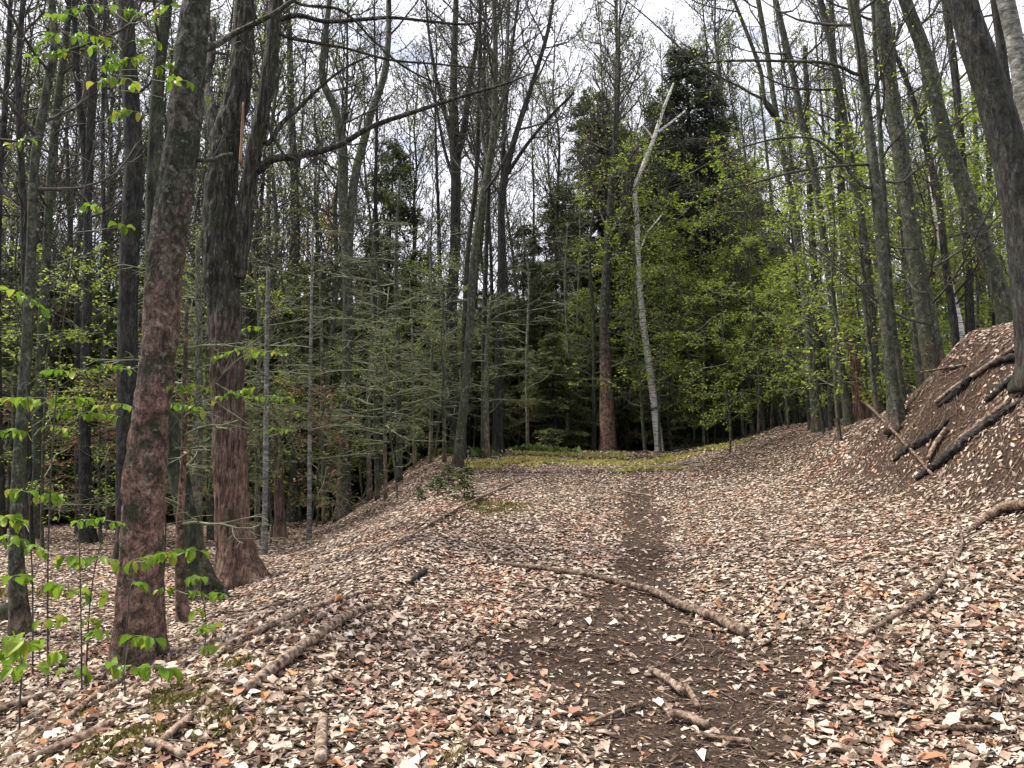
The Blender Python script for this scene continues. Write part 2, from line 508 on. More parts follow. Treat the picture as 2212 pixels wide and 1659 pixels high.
def stem_mesh(name, pts, rad, mat, sides=12, step=0.15, rough=0.06, freq=9.0, fz=2.0, ridge=0.0, rfreq=30.0, flare=0.0, seed=0, origin=(0, 0, 0), cap=True, lobes=5):
    """a rounded stem with uneven surface, real furrows and a root flare at its foot"""
    p, r = catmull(pts, rad, step)
    n = len(p)
    T = np.gradient(p, axis=0)
    T /= np.linalg.norm(T, axis=1, keepdims=True)
    av = p[-1] - p[0]
    ref = np.array([1.0, 0.1, 0]) if abs(av[2]) > 0.6 * np.linalg.norm(av) else np.array([0.05, 0.1, 1.0])
    U = np.cross(T, ref)
    U /= np.linalg.norm(U, axis=1, keepdims=True)
    W = np.cross(T, U)
    th = np.arange(sides) * 2 * math.pi / sides
    D = U[:, None, :] * np.cos(th)[None, :, None] + W[:, None, :] * np.sin(th)[None, :, None]
    S = p[:, None, :] + D * r[:, None, None]
    q = S.reshape(-1, 3)
    disp = rough * 2 * (vnoise(q * np.array([freq, freq, fz]), seed) - 0.5) + rough * (vnoise(q * np.array([freq, freq, fz]) * 2.7, seed + 1) - 0.5)
    if ridge:
        a = vnoise(q * np.array([rfreq, rfreq, rfreq * 0.09]), seed + 2)
        bb = vnoise(q * np.array([rfreq, rfreq, rfreq * 0.35]), seed + 4)
        disp = disp - ridge * (1 - np.abs(2 * a - 1)) ** 2 + ridge * 0.7 * (bb - 0.5)
    disp = disp.reshape(n, sides)
    h = np.concatenate([[0], np.cumsum(np.linalg.norm(np.diff(p, axis=0), axis=1))])
    if flare:
        ph = (seed * 1.7) % 6.28
        fl = flare * np.exp(-np.maximum(h - 0.12, 0) / 0.27)[:, None] * (0.75 + 0.55 * np.cos(lobes * th + ph)[None, :])
        disp = disp + fl
    V = p[:, None, :] + D * (r[:, None] * (1 + disp))[:, :, None]
    V = V.reshape(-1, 3)
    i = (np.arange(n - 1) * sides)[:, None]
    j = np.arange(sides)[None, :]
    j2 = (j + 1) % sides
    F = np.stack([i + j, i + j2, i + j2 + sides, i + j + sides], -1).reshape(-1, 4)
    if cap:
        nv = len(V)
        V = np.concatenate([V, p[:1] - T[:1] * r[0] * 0.1, p[-1:] + T[-1:] * r[-1] * 0.25])
        me = mesh_mixed(name, V - np.asarray(origin), F, np.concatenate([
            np.stack([j2[0], j[0], np.full(sides, nv)], 1),
            np.stack([j[0] + (n - 1) * sides, j2[0] + (n - 1) * sides, np.full(sides, nv + 1)], 1)]), mat)
        return me
    return mesh_np(name, V - np.asarray(origin), F, mat, True)


def mesh_mixed(name, V, Q, Tt, mat):
    me = bpy.data.meshes.new(name)
    V = np.ascontiguousarray(V, np.float32)
    loops = np.concatenate([Q.ravel(), Tt.ravel()]).astype(np.int32)
    tot = np.concatenate([np.full(len(Q), 4), np.full(len(Tt), 3)]).astype(np.int32)
    st = np.concatenate([[0], np.cumsum(tot)[:-1]]).astype(np.int32)
    me.vertices.add(len(V))
    me.vertices.foreach_set('co', V.ravel())
    me.loops.add(len(loops))
    me.loops.foreach_set('vertex_index', loops)
    me.polygons.add(len(tot))
    me.polygons.foreach_set('loop_start', st)
    me.polygons.foreach_set('loop_total', tot)
    me.polygons.foreach_set('use_smooth', np.ones(len(tot), bool))
    me.update(calc_edges=True)
    me.materials.append(M[mat])
    return me


def link(name, me, parent=None, loc=None):
    o = bpy.data.objects.new(name, me)
    COL.objects.link(o)
    if parent is not None:
        o.parent = parent
    if loc is not None:
        o.location = loc
    return o


def tag(o, label=None, cat=None, group=None, kind=None):
    for k, v in (('label', label), ('category', cat), ('group', group), ('kind', kind)):
        if v:
            o[k] = v
    return o


def thing(name, loc, label, cat, group=None):
    return tag(link(name, None, None, loc), label, cat, group)


def rot_batch(n, tilt, rng):
    """n rotation matrices: spin about Z then tilt by about `tilt` radians in a random direction"""
    a = rng.uniform(0, 2 * math.pi, n)
    tl = np.abs(rng.normal(0, tilt, n))
    bdir = rng.uniform(0, 2 * math.pi, n)
    kx, ky = np.cos(bdir), np.sin(bdir)
    c, s = np.cos(tl), np.sin(tl)
    K = np.zeros((n, 3, 3))
    K[:, 0, 2], K[:, 1, 2], K[:, 2, 0], K[:, 2, 1] = ky, -kx, -ky, kx
    I = np.eye(3)[None]
    R = I + s[:, None, None] * K + (1 - c)[:, None, None] * (K @ K)
    Z = np.zeros((n, 3, 3))
    Z[:, 0, 0], Z[:, 0, 1], Z[:, 1, 0], Z[:, 1, 1], Z[:, 2, 2] = np.cos(a), -np.sin(a), np.sin(a), np.cos(a), 1
    return R @ Z


def frames(d, rng, roll=0.6):
    """rotation matrices whose X axis follows direction d (n,3), leaf plane roughly level"""
    n = len(d)
    x = d / (np.linalg.norm(d, axis=1, keepdims=True) + 1e-9)
    up = np.tile([[0.0, 0.0, 1.0]], (n, 1)) + rng.normal(0, roll, (n, 3))
    y = np.cross(up, x)
    y /= np.linalg.norm(y, axis=1, keepdims=True) + 1e-9
    z = np.cross(x, y)
    return np.stack([x, y, z], -1)


def scatter(tv, tf, pos, R, scale):
    """copies of a small template (tv, tf) joined: returns V, F"""
    n, k = len(pos), len(tv)
    V = np.einsum('nij,kj->nki', R, tv) * np.asarray(scale).reshape(n, -1)[:, None, :] + pos[:, None, :]
    F = tf[None] + (np.arange(n) * k)[:, None, None]
    return V.reshape(-1, 3), F.reshape(-1, tf.shape[1])


# leaf templates: unit length along +X
LEAF4 = (np.array([[0, 0, 0], [0.45, 0.30, 0.05], [1, 0, -0.05], [0.45, -0.30, 0.05]]), np.array([[0, 1, 2], [0, 2, 3]]))
LEAF_OUT = [(0, 0.03), (0.2, 0.25), (0.48, 0.32), (0.78, 0.19)]


def leaf_template(curl=0.15, fold=0.12, wave=0.0, wid=1.0, seed=0, rag=0.0, roll=0.0):
    rg = np.random.default_rng(seed)
    vs_, n = [], len(LEAF_OUT)
    for x, yw in LEAF_OUT:
        zc = curl * math.sin(x * 2.6)
        for s in (1, 0, -1):
            y = yw * wid * s * (1 + rag * rg.normal())
            a = roll * s * yw * 3
            vs_.append([x + rag * 0.25 * rg.normal() * abs(s), y * math.cos(a) if roll else y, zc + (fold * abs(s) * yw * 3) + wave * rg.normal() + (abs(y) * math.sin(abs(a)) if roll else 0)])
    vs_.append([1.0 - abs(rag * 0.4 * rg.normal()), rg.normal() * 0.05, curl * 0.4 + wave * rg.normal()])
    f = []
    for i in range(n - 1):
        for s in (0, 1):
            a = i * 3 + s
            f += [[a, a + 1, a + 4], [a, a + 4, a + 3]]
    e = (n - 1) * 3
    f += [[e, e + 1, e + 3], [e + 1, e + 2, e + 3]]
    return np.array(vs_), np.array(f)[:, ::-1]


# ------------------------------------------------------------------ the ground
def graded(lo, hi, fine_lo, fine_hi, step, grow=1.25):
    a = list(np.arange(fine_lo, fine_hi, step))
    s, x = step, fine_hi
    while x < hi:
        a.append(x)
        s *= grow
        x += s
    a.append(hi)
    s, x = step, fine_lo
    while x > lo:
        s *= grow
        x -= s
        a.insert(0, max(x, lo))
    return np.array(a)


gx = graded(-600, 600, -9, 11, 0.13)
gy = graded(-60, 700, 3.0, 24, 0.13)
GX, GY = np.meshgrid(gx, gy)
GZ = terrain(GX, GY)
nx, ny = len(gx), len(gy)
idx = np.arange(nx * ny).reshape(ny, nx)
F = np.stack([idx[:-1, :-1], idx[:-1, 1:], idx[1:, 1:], idx[1:, :-1]], -1).reshape(-1, 4)
ground = tag(link('ground', mesh_np('ground', np.stack([GX, GY, GZ], -1).reshape(-1, 3), F, 'soil', True)), 'leaf strewn forest floor rising along an old track', None, None, 'structure')


def worn(x, y):
    """0 on the bare trodden track, 1 where the leaves lie thick"""
    d = np.abs(x - trackx(y)) / np.interp(y, [0, 4.8, 5.6, 6.5, 7.4, 8.0, 8.6, 9.5, 14, 18], [0.5, 0.6, 0.8, 1.05, 0.95, 0.5, 0.3, 0.34, 0.4, 0.3])
    d = d + 1.0 * n2(x, y, 1.3, 9) + 0.6 * n2(x, y, 4.0, 10)
    m_ = sstep((d - 0.55) / 0.8)
    fade = np.clip((y - 15.5) / 3, 0, 1)
    return np.clip(m_ + fade, 0.0, 1)


def bare_bank(x, y):
    """1 on the raw earth of the cut bank"""
    a = np.exp(-((x - 6.3) / 0.85) ** 2) * sstep((y - 6.5) / 2) * sstep((14.0 - y) / 2)
    return np.clip(a * (0.68 + 1.6 * n2(x, y, 0.9, 21)), 0, 0.9)


def litter_zone(y0, y1, x0, x1, dens, tpl, size, tilt, rng, keep_fn=None, lift=0.035):
    n = int((y1 - y0) * (x1 - x0) * dens)
    x = rng.uniform(x0, x1, n)
    y = rng.uniform(y0, y1, n)
    px, py, fw = project(np.stack([x, y, terrain(x, y)], 1))
    ok = (px > -250) & (px < 2460) & (py < 1850) & (rng.uniform(0, 1, n) < 0.13 + 0.87 * worn(x, y)) & (rng.uniform(0, 1, n) > bare_bank(x, y))
    if keep_fn is not None:
        ok &= keep_fn(x, y)
    x, y = x[ok], y[ok]
    n = len(x)
    z = terrain(x, y) + rng.uniform(0.004, lift, n)
    e = 0.05
    gxv = (terrain(x + e, y) - terrain(x - e, y)) / (2 * e)
    gyv = (terrain(x, y + e) - terrain(x, y - e)) / (2 * e)
    R = rot_batch(n, tilt, rng)
    nrm = np.stack([-gxv, -gyv, np.ones(n)], 1)
    nrm /= np.linalg.norm(nrm, axis=1, keepdims=True)
    ax = np.stack([np.ones(n), np.zeros(n), gxv], 1)
    ax /= np.linalg.norm(ax, axis=1, keepdims=True)
    B = np.stack([ax, np.cross(nrm, ax), nrm], -1)
    R = B @ R
    sc = rng.uniform(size[0], size[1], n)
    s3 = np.stack([sc, sc * rng.uniform(0.85, 1.15, n), sc], 1)
    # pick a template per leaf
    Vs, Fs, off = [], [], 0
    which = rng.integers(0, len(tpl), n)
    for k, (tv, tf) in enumerate(tpl):
        s = which == k
        V, Fq = scatter(tv, tf, np.stack([x, y, z], 1)[s], R[s], s3[s])
        Vs.append(V)
        Fs.append(Fq + off)
        off += len(V)
    return np.concatenate(Vs), np.concatenate(Fs)


rt = np.random.default_rng(8)
near_tpl = [leaf_template(rt.normal(0, 0.09), rt.normal(0.05, 0.08), 0.035, rt.uniform(0.6, 1.25), i, 0.28, rt.choice([0, 0, 0.5, 0.9])) for i in range(14)]


def quad_tpl(curl, fold, w_):
    v_ = np.array([[0, 0, 0], [0.42, 0.32 * w_, fold], [1, 0, curl * 0.3], [0.42, -0.32 * w_, fold * 0.6], [0.45, 0, curl]])
    return v_, np.array([[0, 4, 1], [1, 4, 2], [0, 3, 4], [4, 3, 2]])


mid_tpl = [quad_tpl(rt.normal(0, 0.06), rt.normal(0.02, 0.07), rt.uniform(0.45, 1.2)) for _ in range(10)]
for tv_, _ in mid_tpl:
    tv_[1:4, :2] += rt.normal(0, 0.08, (3, 2))
far_tpl = [(LEAF4[0] * np.array([1, k_, 1]), LEAF4[1]) for k_ in (0.6, 0.85, 1.1)]
def join(parts):
    off_, LV, LF = 0, [], []
    for V, Fq in parts:
        LV.append(V)
        LF.append(Fq + off_)
        off_ += len(V)
    return np.concatenate(LV), np.concatenate(LF)


V, Fq = join([litter_zone(3.6, 8.0, -8, 7, 480, far_tpl, (0.03, 0.08), 0.2, RNG, None, 0.012),
              litter_zone(8.0, 14.0, -11, 11, 330, far_tpl, (0.035, 0.085), 0.2, RNG, None, 0.012),
              litter_zone(14.0, 42.0, -26, 24, 45, far_tpl, (0.07, 0.14), 0.2, RNG, None, 0.012)])
tag(link('decayed_litter', mesh_np('decayed_litter', V, Fq, 'litter_old', True), ground), None, None, None, 'stuff')
V, Fq = join([litter_zone(3.6, 8.0, -8, 7, 620, mid_tpl, (0.025, 0.06), 0.2, RNG, None, 0.022),
              litter_zone(3.6, 7.8, -8, 7, 300, near_tpl, (0.045, 0.115), 0.24, RNG, None, 0.035),
              litter_zone(7.8, 10.5, -9, 9, 170, mid_tpl, (0.05, 0.11), 0.24, RNG, None, 0.035),
              litter_zone(10.5, 15, -11, 11, 80, mid_tpl, (0.055, 0.11), 0.24, RNG, None, 0.035),
              litter_zone(8.0, 13.0, -11, 11, 480, mid_tpl, (0.03, 0.078), 0.2, RNG, None, 0.025),
              litter_zone(13.0, 21.0, -16, 15, 380, far_tpl, (0.04, 0.085), 0.2, RNG, None, 0.025),
              litter_zone(21.0, 42.0, -28, 26, 80, far_tpl, (0.07, 0.13), 0.2, RNG)])
tag(link('leaf_litter', mesh_np('leaf_litter', V, Fq, 'litter', True), ground), None, None, None, 'stuff')

# crumbs of bark, broken leaf and soil on the worn track and between the leaves
n = 150000
x = RNG.uniform(-5, 8.5, n)
y = 3.8 + 14 * RNG.uniform(0, 1, n) ** 1.6
ok = RNG.uniform(0, 1, n) < np.where((worn(x, y) < 0.8) | (bare_bank(x, y) > 0.3), 1.0, 0.25)
x, y = x[ok], y[ok]
n = len(x)
V, Fq = scatter(LEAF4[0], LEAF4[1], np.stack([x, y, terrain(x, y) + RNG.uniform(0, 0.012, n)], 1), rot_batch(n, 0.4, RNG), np.stack([RNG.uniform(0.008, 0.04, n), RNG.uniform(0.006, 0.025, n), RNG.uniform(0.01, 0.03, n)], 1))
tag(link('forest_debris', mesh_np('forest_debris', V, Fq, 'debris'), ground), None, None, None, 'stuff')

# the largest fallen leaves, one by one
big_me = []
for i, (c, f, wv, wd) in enumerate([(0.08, 0.06, 0.03, 1.0), (0.18, 0.05, 0.045, 1.15), (-0.1, 0.12, 0.04, 0.95), (0.12, 0.2, 0.03, 0.85), (-0.16, -0.06, 0.05, 1.1), (0.02, 0.1, 0.05, 1.2)]):
    tv, tf = leaf_template(c, f, wv, wd, 40 + i, 0.2)
    big_me.append(mesh_np('fallen_leaf', tv, tf, 'litter_big', True))
cnt = 0
while cnt < 300:
    yy = 4.1 + 3.4 * random.random() ** 1.5
    xx = random.uniform(-0.66, 0.66) * yy
    if random.random() > 0.12 + worn(np.array([xx]), np.array([yy]))[0]:
        continue
    zz = float(terrain(np.array([xx]), np.array([yy]))[0]) + random.uniform(0.025, 0.05)
    px, py, _ = project(np.array([[xx, yy, zz]]))
    if not (0 < px[0] < 2212 and py[0] < 1680):
        continue
    o = link('fallen_leaf', big_me[cnt % 6], ground, (xx, yy, zz))
    o.rotation_euler = (random.gauss(0, 0.22), random.gauss(0, 0.22), random.uniform(0, 6.28))
    s = random.uniform(0.075, 0.13)
    o.scale = (s, s * random.uniform(0.85, 1.1), s)
    cnt += 1


# ------------------------------------------------------------------ growing branches
def grow(polys, tips, start, d, L, r, lvl, maxl, rng, nseg=(6, 4, 2), kids=(6, 4), up=0.12, wob=0.16, spread=0.75, flat=0.0, rmin=(0.012, 0.007, 0.0045)):
    n = nseg[lvl] + 1
    pts = np.zeros((n, 3))
    pts[0] = start
    dd = np.array(d, float)
    st = L / (n - 1)
    for i in range(1, n):
        dd = dd + rng.normal(0, wob, 3)
        dd[2] += up * (1 if lvl < 2 else 0.4)
        if flat:
            dd[2] *= (1 - flat)
        dd /= np.linalg.norm(dd)
        pts[i] = pts[i - 1] + dd * st
    rr = np.linspace(max(r, rmin[lvl]), rmin[lvl] * 0.7, n)
    polys.setdefault(lvl, []).append((pts, rr))
    if lvl == maxl:
        tips.append(pts)
        return
    nk = kids[lvl]
    for k in range(nk):
        f = 0.22 + 0.75 * (k + rng.uniform(0, 0.9)) / nk
        i = min(int(f * (n - 1)), n - 2)
        a = f * (n - 1) - i
        s = pts[i] * (1 - a) + pts[i + 1] * a
        ax = pts[i + 1] - pts[i]
        ax /= np.linalg.norm(ax)
        side = rng.normal(0, 1, 3)
        if flat:
            side[2] *= 0.25
        side -= ax * side.dot(ax)
        side /= np.linalg.norm(side) + 1e-9
        nd_ = ax * (1 - spread * 0.45) + side * spread
        nd_ /= np.linalg.norm(nd_)
        grow(polys, tips, s, nd_, L * rng.uniform(0.32, 0.55) * (1.15 - 0.5 * f), rr[i] * 0.55, lvl + 1, maxl, rng, nseg, kids, up, wob, spread, flat, rmin)


def leaves_on(tips, per, size, rng, droop=0.3, roll=0.5, tpl=LEAF4, spreadr=0.03):
    P_, D_ = [], []
    for t in tips:
        k = rng.poisson(per) if per < 4 else int(per)
        for _ in range(k):
            f = rng.uniform(0.15, 1.0) * (len(t) - 1)
            i = min(int(f), len(t) - 2)
            p = t[i] + (t[i + 1] - t[i]) * (f - i)
            ax = t[i + 1] - t[i]
            ax /= np.linalg.norm(ax) + 1e-9
            d = ax * 0.5 + rng.normal(0, 0.7, 3)
            d[2] = d[2] * 0.4 - droop
            P_.append(p + rng.normal(0, spreadr, 3))
            D_.append(d)
    if not P_:
        return None
    P_, D_ = np.array(P_), np.array(D_)
    R = frames(D_, rng, roll)
    sc = rng.uniform(size[0], size[1], len(P_))[:, None] * np.ones((1, 3))
    return scatter(tpl[0], tpl[1], P_, R, sc)


def twig_obj(name, polys, mat, parent, origin, sides=(6, 4, 3)):
    Vs, Fs, off = [], [], 0
    for l, lst in polys.items():
        V, Fq = tubes(lst, sides[min(l, 2)])
        Vs.append(V)
        Fs.append(Fq + off)
        off += len(V)
    if not Vs:
        return None
    return link(name, mesh_np(name, np.concatenate(Vs) - np.asarray(origin), np.concatenate(Fs), mat, True), parent)


STEMS = {}


def tree(key, label, cat, pts, Y=None, bark='bark_grey', name='broadleaf_tree', group=None, nb=14, bl=(1.2, 2.6), h0=0.4, up=0.16, leaf=None, per=1.0, lsize=(0.05, 0.08),
         limbs=(), stems=(), sides=14, step=0.16, rough=0.07, ridge=0.0, rfreq=30, flare=0.5, twig='twig', freq=6.0, fz=1.5, spread=0.75, ang=0.8, kids=(5, 4), maxl=2, ext=None, flat=0.0, hang=None):
    """a tree whose trunk runs through the given picture points at its own real distance Y.
    pts, base first: (px, py, width in picture px). limbs / stems: lists of the same."""
    rng = np.random.default_rng(abs(hash_str(key)) % 100000)
    seed = int(rng.integers(0, 9999))
    if Y is None:
        g = hit(pts[0][0], pts[0][1])
        Y = g[1] if g is not None and g[1] < 26 else 26.0
        print(key, round(Y, 1))
    P3 = np.array([unproj(a, b_, Y) for a, b_, _ in pts])
    Rr = np.array([c[2] for c in pts]) * project(P3)[2] / FPX / 2
    # foot: run down to the soil
    gz = float(terrain(P3[0:1, 0], P3[0:1, 1])[0])
    if P3[0, 2] > gz - 0.05:
        d = P3[0] - P3[1]
        d = d / max(abs(d[2]), 0.05)
        d[:2] = np.clip(d[:2], -0.35, 0.35)
        d[2] = -1
        b0 = P3[0] + d * (P3[0, 2] - gz + 0.12)
        if np.linalg.norm(b0 - P3[0]) > 0.25:
            P3 = np.concatenate([[b0], P3])
            Rr = np.concatenate([[Rr[0] * 1.05], Rr])
        else:
            P3[0] = b0
    # lean gently in depth too, so that the stem is no flat ribbon
    hrel = P3[:, 2] - P3[0, 2]
    lean = rng.normal(0, 0.03)
    P3 = set_depth(P3, P3[:, 1] + lean * hrel)
    # carry the top on above the picture
    if pts[-1][1] <= 12:
        e = ext if ext is not None else min(6.0, 2.0 + Rr[-1] * 40)
        d = P3[-1] - P3[-2]
        d /= np.linalg.norm(d)
        d = d * 0.7 + np.array([0, 0, 0.3])
        P3 = np.concatenate([P3, [P3[-1] + d * e * 0.5, P3[-1] + d * e + rng.normal(0, 0.15, 3)]])
        Rr = np.concatenate([Rr, [Rr[-1] * 0.65, max(0.012, Rr[-1] * 0.25)]])
    base = P3[0].copy()
    base[2] = float(terrain(base[0:1], base[1:2])[0])
    root = thing(name, base, label, cat, group)
    link('trunk', stem_mesh('trunk', P3, Rr, bark, sides, step, rough, freq, fz, ridge, rfreq, flare, seed, base), root)
    paths = [(P3, Rr)]
    for s in stems:
        q = np.array([unproj(a, b_, Y) for a, b_, _ in s])
        q = set_depth(q, q[:, 1] + lean * (q[:, 2] - P3[0, 2]) + np.linspace(0, rng.normal(0, 0.5), len(q)))
        r_ = np.array([c[2] for c in s]) * project(q)[2] / FPX / 2
        if s[-1][1] <= 12:
            d = q[-1] - q[-2]
            d /= np.linalg.norm(d)
            e = min(4.0, 1.5 + r_[-1] * 40)
            q = np.concatenate([q, [q[-1] + d * e]])
            r_ = np.concatenate([r_, [max(0.01, r_[-1] * 0.3)]])
        link('stem', stem_mesh('stem', q, r_, bark, max(8, sides - 4), step, rough, freq, fz, ridge, rfreq, 0, seed + 5, base), root)
        paths.append((q, r_))
    tips = []
    for lm in limbs:
        q = np.array([unproj(a, b_, Y) for a, b_, _ in lm])
        dy = rng.normal(0, 0.35)
        q = set_depth(q, q[:, 1] + lean * (q[:, 2] - P3[0, 2]) + np.linspace(0, dy, len(q)) * 1.5)
        r_ = np.array([c[2] for c in lm]) * project(q)[2] / FPX / 2
        # grow out of the stem itself
        best = min(((np.linalg.norm(catmull(a, c, 0.1)[0] - q[0], axis=1).min(), a, c) for a, c in paths), key=lambda t: t[0])
        cc = catmull(best[1], best[2], 0.1)[0]
        q = np.concatenate([[cc[np.linalg.norm(cc - q[0], axis=1).argmin()]], q])
        r_ = np.concatenate([[r_[0] * 1.25], r_])
        q[1:] = set_depth(q[1:], q[1:, 1] + (q[0, 1] - q[1, 1]) * np.linspace(1, 0.6, len(q) - 1))
        polys, tips_ = {}, []
        limb_o = link('limb', stem_mesh('limb', q, r_, bark, 8, step, rough, freq, fz, 0, 30, 0, seed + 9, base), root)
        qq, rr = catmull(q, r_, 0.25)
        for k in range(2, len(qq) - 1):
            if rng.uniform() < 0.75:
                ax = qq[k + 1] - qq[k]
                ax /= np.linalg.norm(ax)
                sd_ = rng.normal(0, 1, 3)
                sd_[1] *= 1.2
                sd_ -= ax * sd_.dot(ax)
                sd_ /= np.linalg.norm(sd_)
                grow(polys, tips_, qq[k], ax * 0.6 + sd_ * 0.7, rng.uniform(0.35, 1.1), rr[k] * 0.4, 1, 2, rng, kids=(4, 5), up=0.05, spread=0.8)
        if polys:
            twig_obj('twigs', polys, twig, limb_o, base)
        tips += tips_
    # side branches up the stems
    for (q, r_) in paths:
        polys = {}
        qq, rr = catmull(q, r_, 0.2)
        n = len(qq)
        share = nb if len(paths) == 1 else max(4, int(nb * n / sum(len(catmull(a, c, 0.2)[0]) for a, c in paths)))
        for k in range(share):
            f = h0 + (0.985 - h0) * (k + rng.uniform(0, 0.95)) / share
            i = min(int(f * n), n - 2)
            ax = qq[i + 1] - qq[i]
            ax /= np.linalg.norm(ax)
            az = rng.uniform(0, 6.283)
            sd_ = np.array([math.cos(az), math.sin(az), 0.0])
            sd_ -= ax * sd_.dot(ax)
            sd_ /= np.linalg.norm(sd_)
            d = ax * (1 - ang) + sd_ * ang
            L = rng.uniform(*bl) * (1.25 - 0.65 * f)
            grow(polys, tips, qq[i], d / np.linalg.norm(d), L, min(rr[i] * 0.45, 0.012 + L * 0.008), 0, maxl, rng, up=up, spread=spread, kids=kids, flat=flat)
        if polys:
            twig_obj('crown', polys, twig, root, base)
    if leaf and tips:
        r = leaves_on(tips, per, lsize, rng)
        if r:
            link('leaves', mesh_np('leaves', r[0] - base, r[1], leaf), root)
    STEMS[key] = (base, Y)
    return root


def hash_str(s):
    h = 2166136261
    for ch in s:
        h = ((h ^ ord(ch)) * 16777619) & 0xFFFFFFFF
    return h



REG = []
LAND = [(45, 'the crooked tree at the left edge'), (190, 'the twin-stemmed tree'), (305, 'the knotted trunk'), (400, 'the mossy leaning trunk'), (510, 'the big furrowed trunk'), (598, 'the broken snag'), (655, 'the mossy-footed trunk'), (745, 'the V-forked tree'),
        (863, 'the straight grey stem'), (985, 'the broom-crowned tree'), (1080, 'the fan-crowned tree'), (1225, 'the thin bare pole'), (1310, 'the red-footed trunk'), (1408, 'the white birch'), (1490, 'the dark spire conifer'), (1600, 'the half-hidden conifer'), (1765, 'the broken pale snag'), (1835, 'the arching greenish trunk'),
        (1935, 'the mossy-footed bank trunk'), (2030, 'the stout dark bank trunk'), (2175, 'the grey-green bank trunk')]
RANK = ['nearest', 'second nearest', 'third nearest', 'fourth nearest', 'fifth nearest', 'sixth nearest', 'seventh nearest', 'eighth nearest']


def settle_labels():
    """copies are told apart by the landmark they stand beside and by how near they stand"""
    cells = {}
    for o, what, px, Y in REG:
        k = min(LAND, key=lambda t: abs(t[0] - px))
        side = 'left' if px < k[0] else 'right'
        cells.setdefault((what, k[1], side), []).append((Y, o))
    for (what, lm, side), lst in cells.items():
        lst.sort(key=lambda t: t[0])
        for i, (Y, o) in enumerate(lst):
            o['label'] = what + ' just ' + side + ' of ' + lm + (', ' + RANK[min(i, 7)] + ' there' if len(lst) > 1 else '')

# ------------------------------------------------------------------ the large trees on the left
tree('A', 'thick smooth trunk with knots, nearest tree on the left, brown below and mossy above', 'tree',
     [(296, 1440, 98), (303, 1250, 90), (308, 1106, 88), (326, 900, 76), (340, 786, 72), (358, 553, 76), (392, 333, 70), (414, 100, 62), (425, 0, 58)],
     None, 'bark_beech', nb=6, h0=0.75, sides=64, step=0.03, rough=0.10, freq=9, fz=5.0, flare=0.42, ridge=0.06, rfreq=38,
     limbs=[[(440, 108, 14), (470, 95, 15), (500, 76, 13), (590, 30, 10), (650, -12, 8)], [(428, 346, 9), (455, 346, 8), (480, 337, 9), (500, 333, 8)]])
tree('B', 'big furrowed trunk forking into several stems, second nearest on the left', 'tree',
     [(516, 1264, 96), (508, 1180, 82), (502, 1106, 76), (494, 866, 72), (482, 656, 78), (476, 553, 80), (483, 333, 70), (513, 200, 58), (530, 0, 44)],
     None, 'bark_furrow', nb=8, h0=0.72, sides=60, step=0.045, rough=0.05, freq=5, ridge=0.2, rfreq=24, flare=0.6,
     stems=[[(512, 600, 40), (528, 480, 38), (548, 333, 36), (575, 200, 34), (597, 0, 30)], [(470, 330, 30), (455, 230, 28), (443, 180, 24), (456, 120, 18), (462, 40, 10)]],
     limbs=[[(558, 366, 20), (580, 348, 17), (640, 338, 15), (740, 310, 12), (790, 280, 11), (900, 240, 9), (1000, 208, 7), (1100, 178, 5), (1150, 158, 3)],
            [(572, 310, 12), (610, 265, 10), (640, 238, 9), (690, 190, 7), (740, 150, 5), (800, 120, 4)],
            [(598, 40, 12), (640, 33, 10), (700, 46, 9), (760, 44, 8), (837, 38, 7), (937, 47, 6), (1010, 52, 5), (1075, 36, 3)],
            [(596, 60, 9), (680, 92, 7), (737, 102, 6), (847, 130, 5), (940, 138, 4), (1040, 148, 3)],
            [(640, 5, 6), (737, 22, 6), (800, 80, 5), (853, 130, 5), (910, 165, 4), (975, 190, 3)],
            [(570, 250, 8), (610, 330, 6), (650, 400, 5), (700, 455, 4), (760, 470, 2)]])
# the peeled stub that stands against the forked trunk
y_ = STEMS['B'][1] - 0.42
p_ = np.array([unproj(a, c, y_) for a, c in ((519, 352), (523, 285), (526, 222))])
o = thing('broken_stub', p_[0], 'peeled reddish stub of a broken limb standing against the forked trunk', 'branch')
link('wood', stem_mesh('wood', p_, [0.02, 0.022, 0.015], 'peeled', 8, 0.06, 0.15, 20, 6, 0, 30, 0, 5, p_[0]), o)

tree('C', 'straight dark rough-barked trunk left of the knotted one', 'tree',
     [(276, 1190, 50), (276, 720, 42), (280, 553, 40), (288, 333, 38), (280, 170, 36), (270, 0, 34)], 12.5, 'bark_dark', nb=12, h0=0.5, sides=24, step=0.08, ridge=0.12, rfreq=24)
tree('DE', 'mossy dark leaning trunk emerging from behind the knotted tree', 'tree',
     [(452, 1296, 58), (425, 1220, 50), (400, 1106, 46), (374, 955, 40), (348, 780, 34), (330, 500, 32), (335, 333, 30), (342, 167, 26), (362, 0, 20)], None, 'bark_mossy', nb=10, h0=0.55, sides=24, step=0.08, rough=0.1, flare=0.6, ridge=0.06, rfreq=24)
tree('F', 'thin pale brown young tree at the foot of the mossy leaning trunk', 'tree',
     [(396, 1342, 27), (389, 1240, 20), (390, 1120, 16), (396, 1000, 12), (400, 800, 10), (404, 640, 7)], None, 'bark_beech', nb=12, h0=0.3, bl=(0.6, 1.4), up=0.0, flat=0.3, twig='twig_pale', flare=0.4)
tree('G', 'crooked young tree leaning at the left edge, mossy lower trunk', 'tree',
     [(45, 1372, 36), (36, 1230, 30), (36, 1106, 27), (48, 900, 24), (60, 700, 21), (67, 553, 19), (77, 333, 18), (100, 200, 17), (118, 83, 15), (112, 0, 14)], None, 'bark_grey', nb=14, h0=0.45)
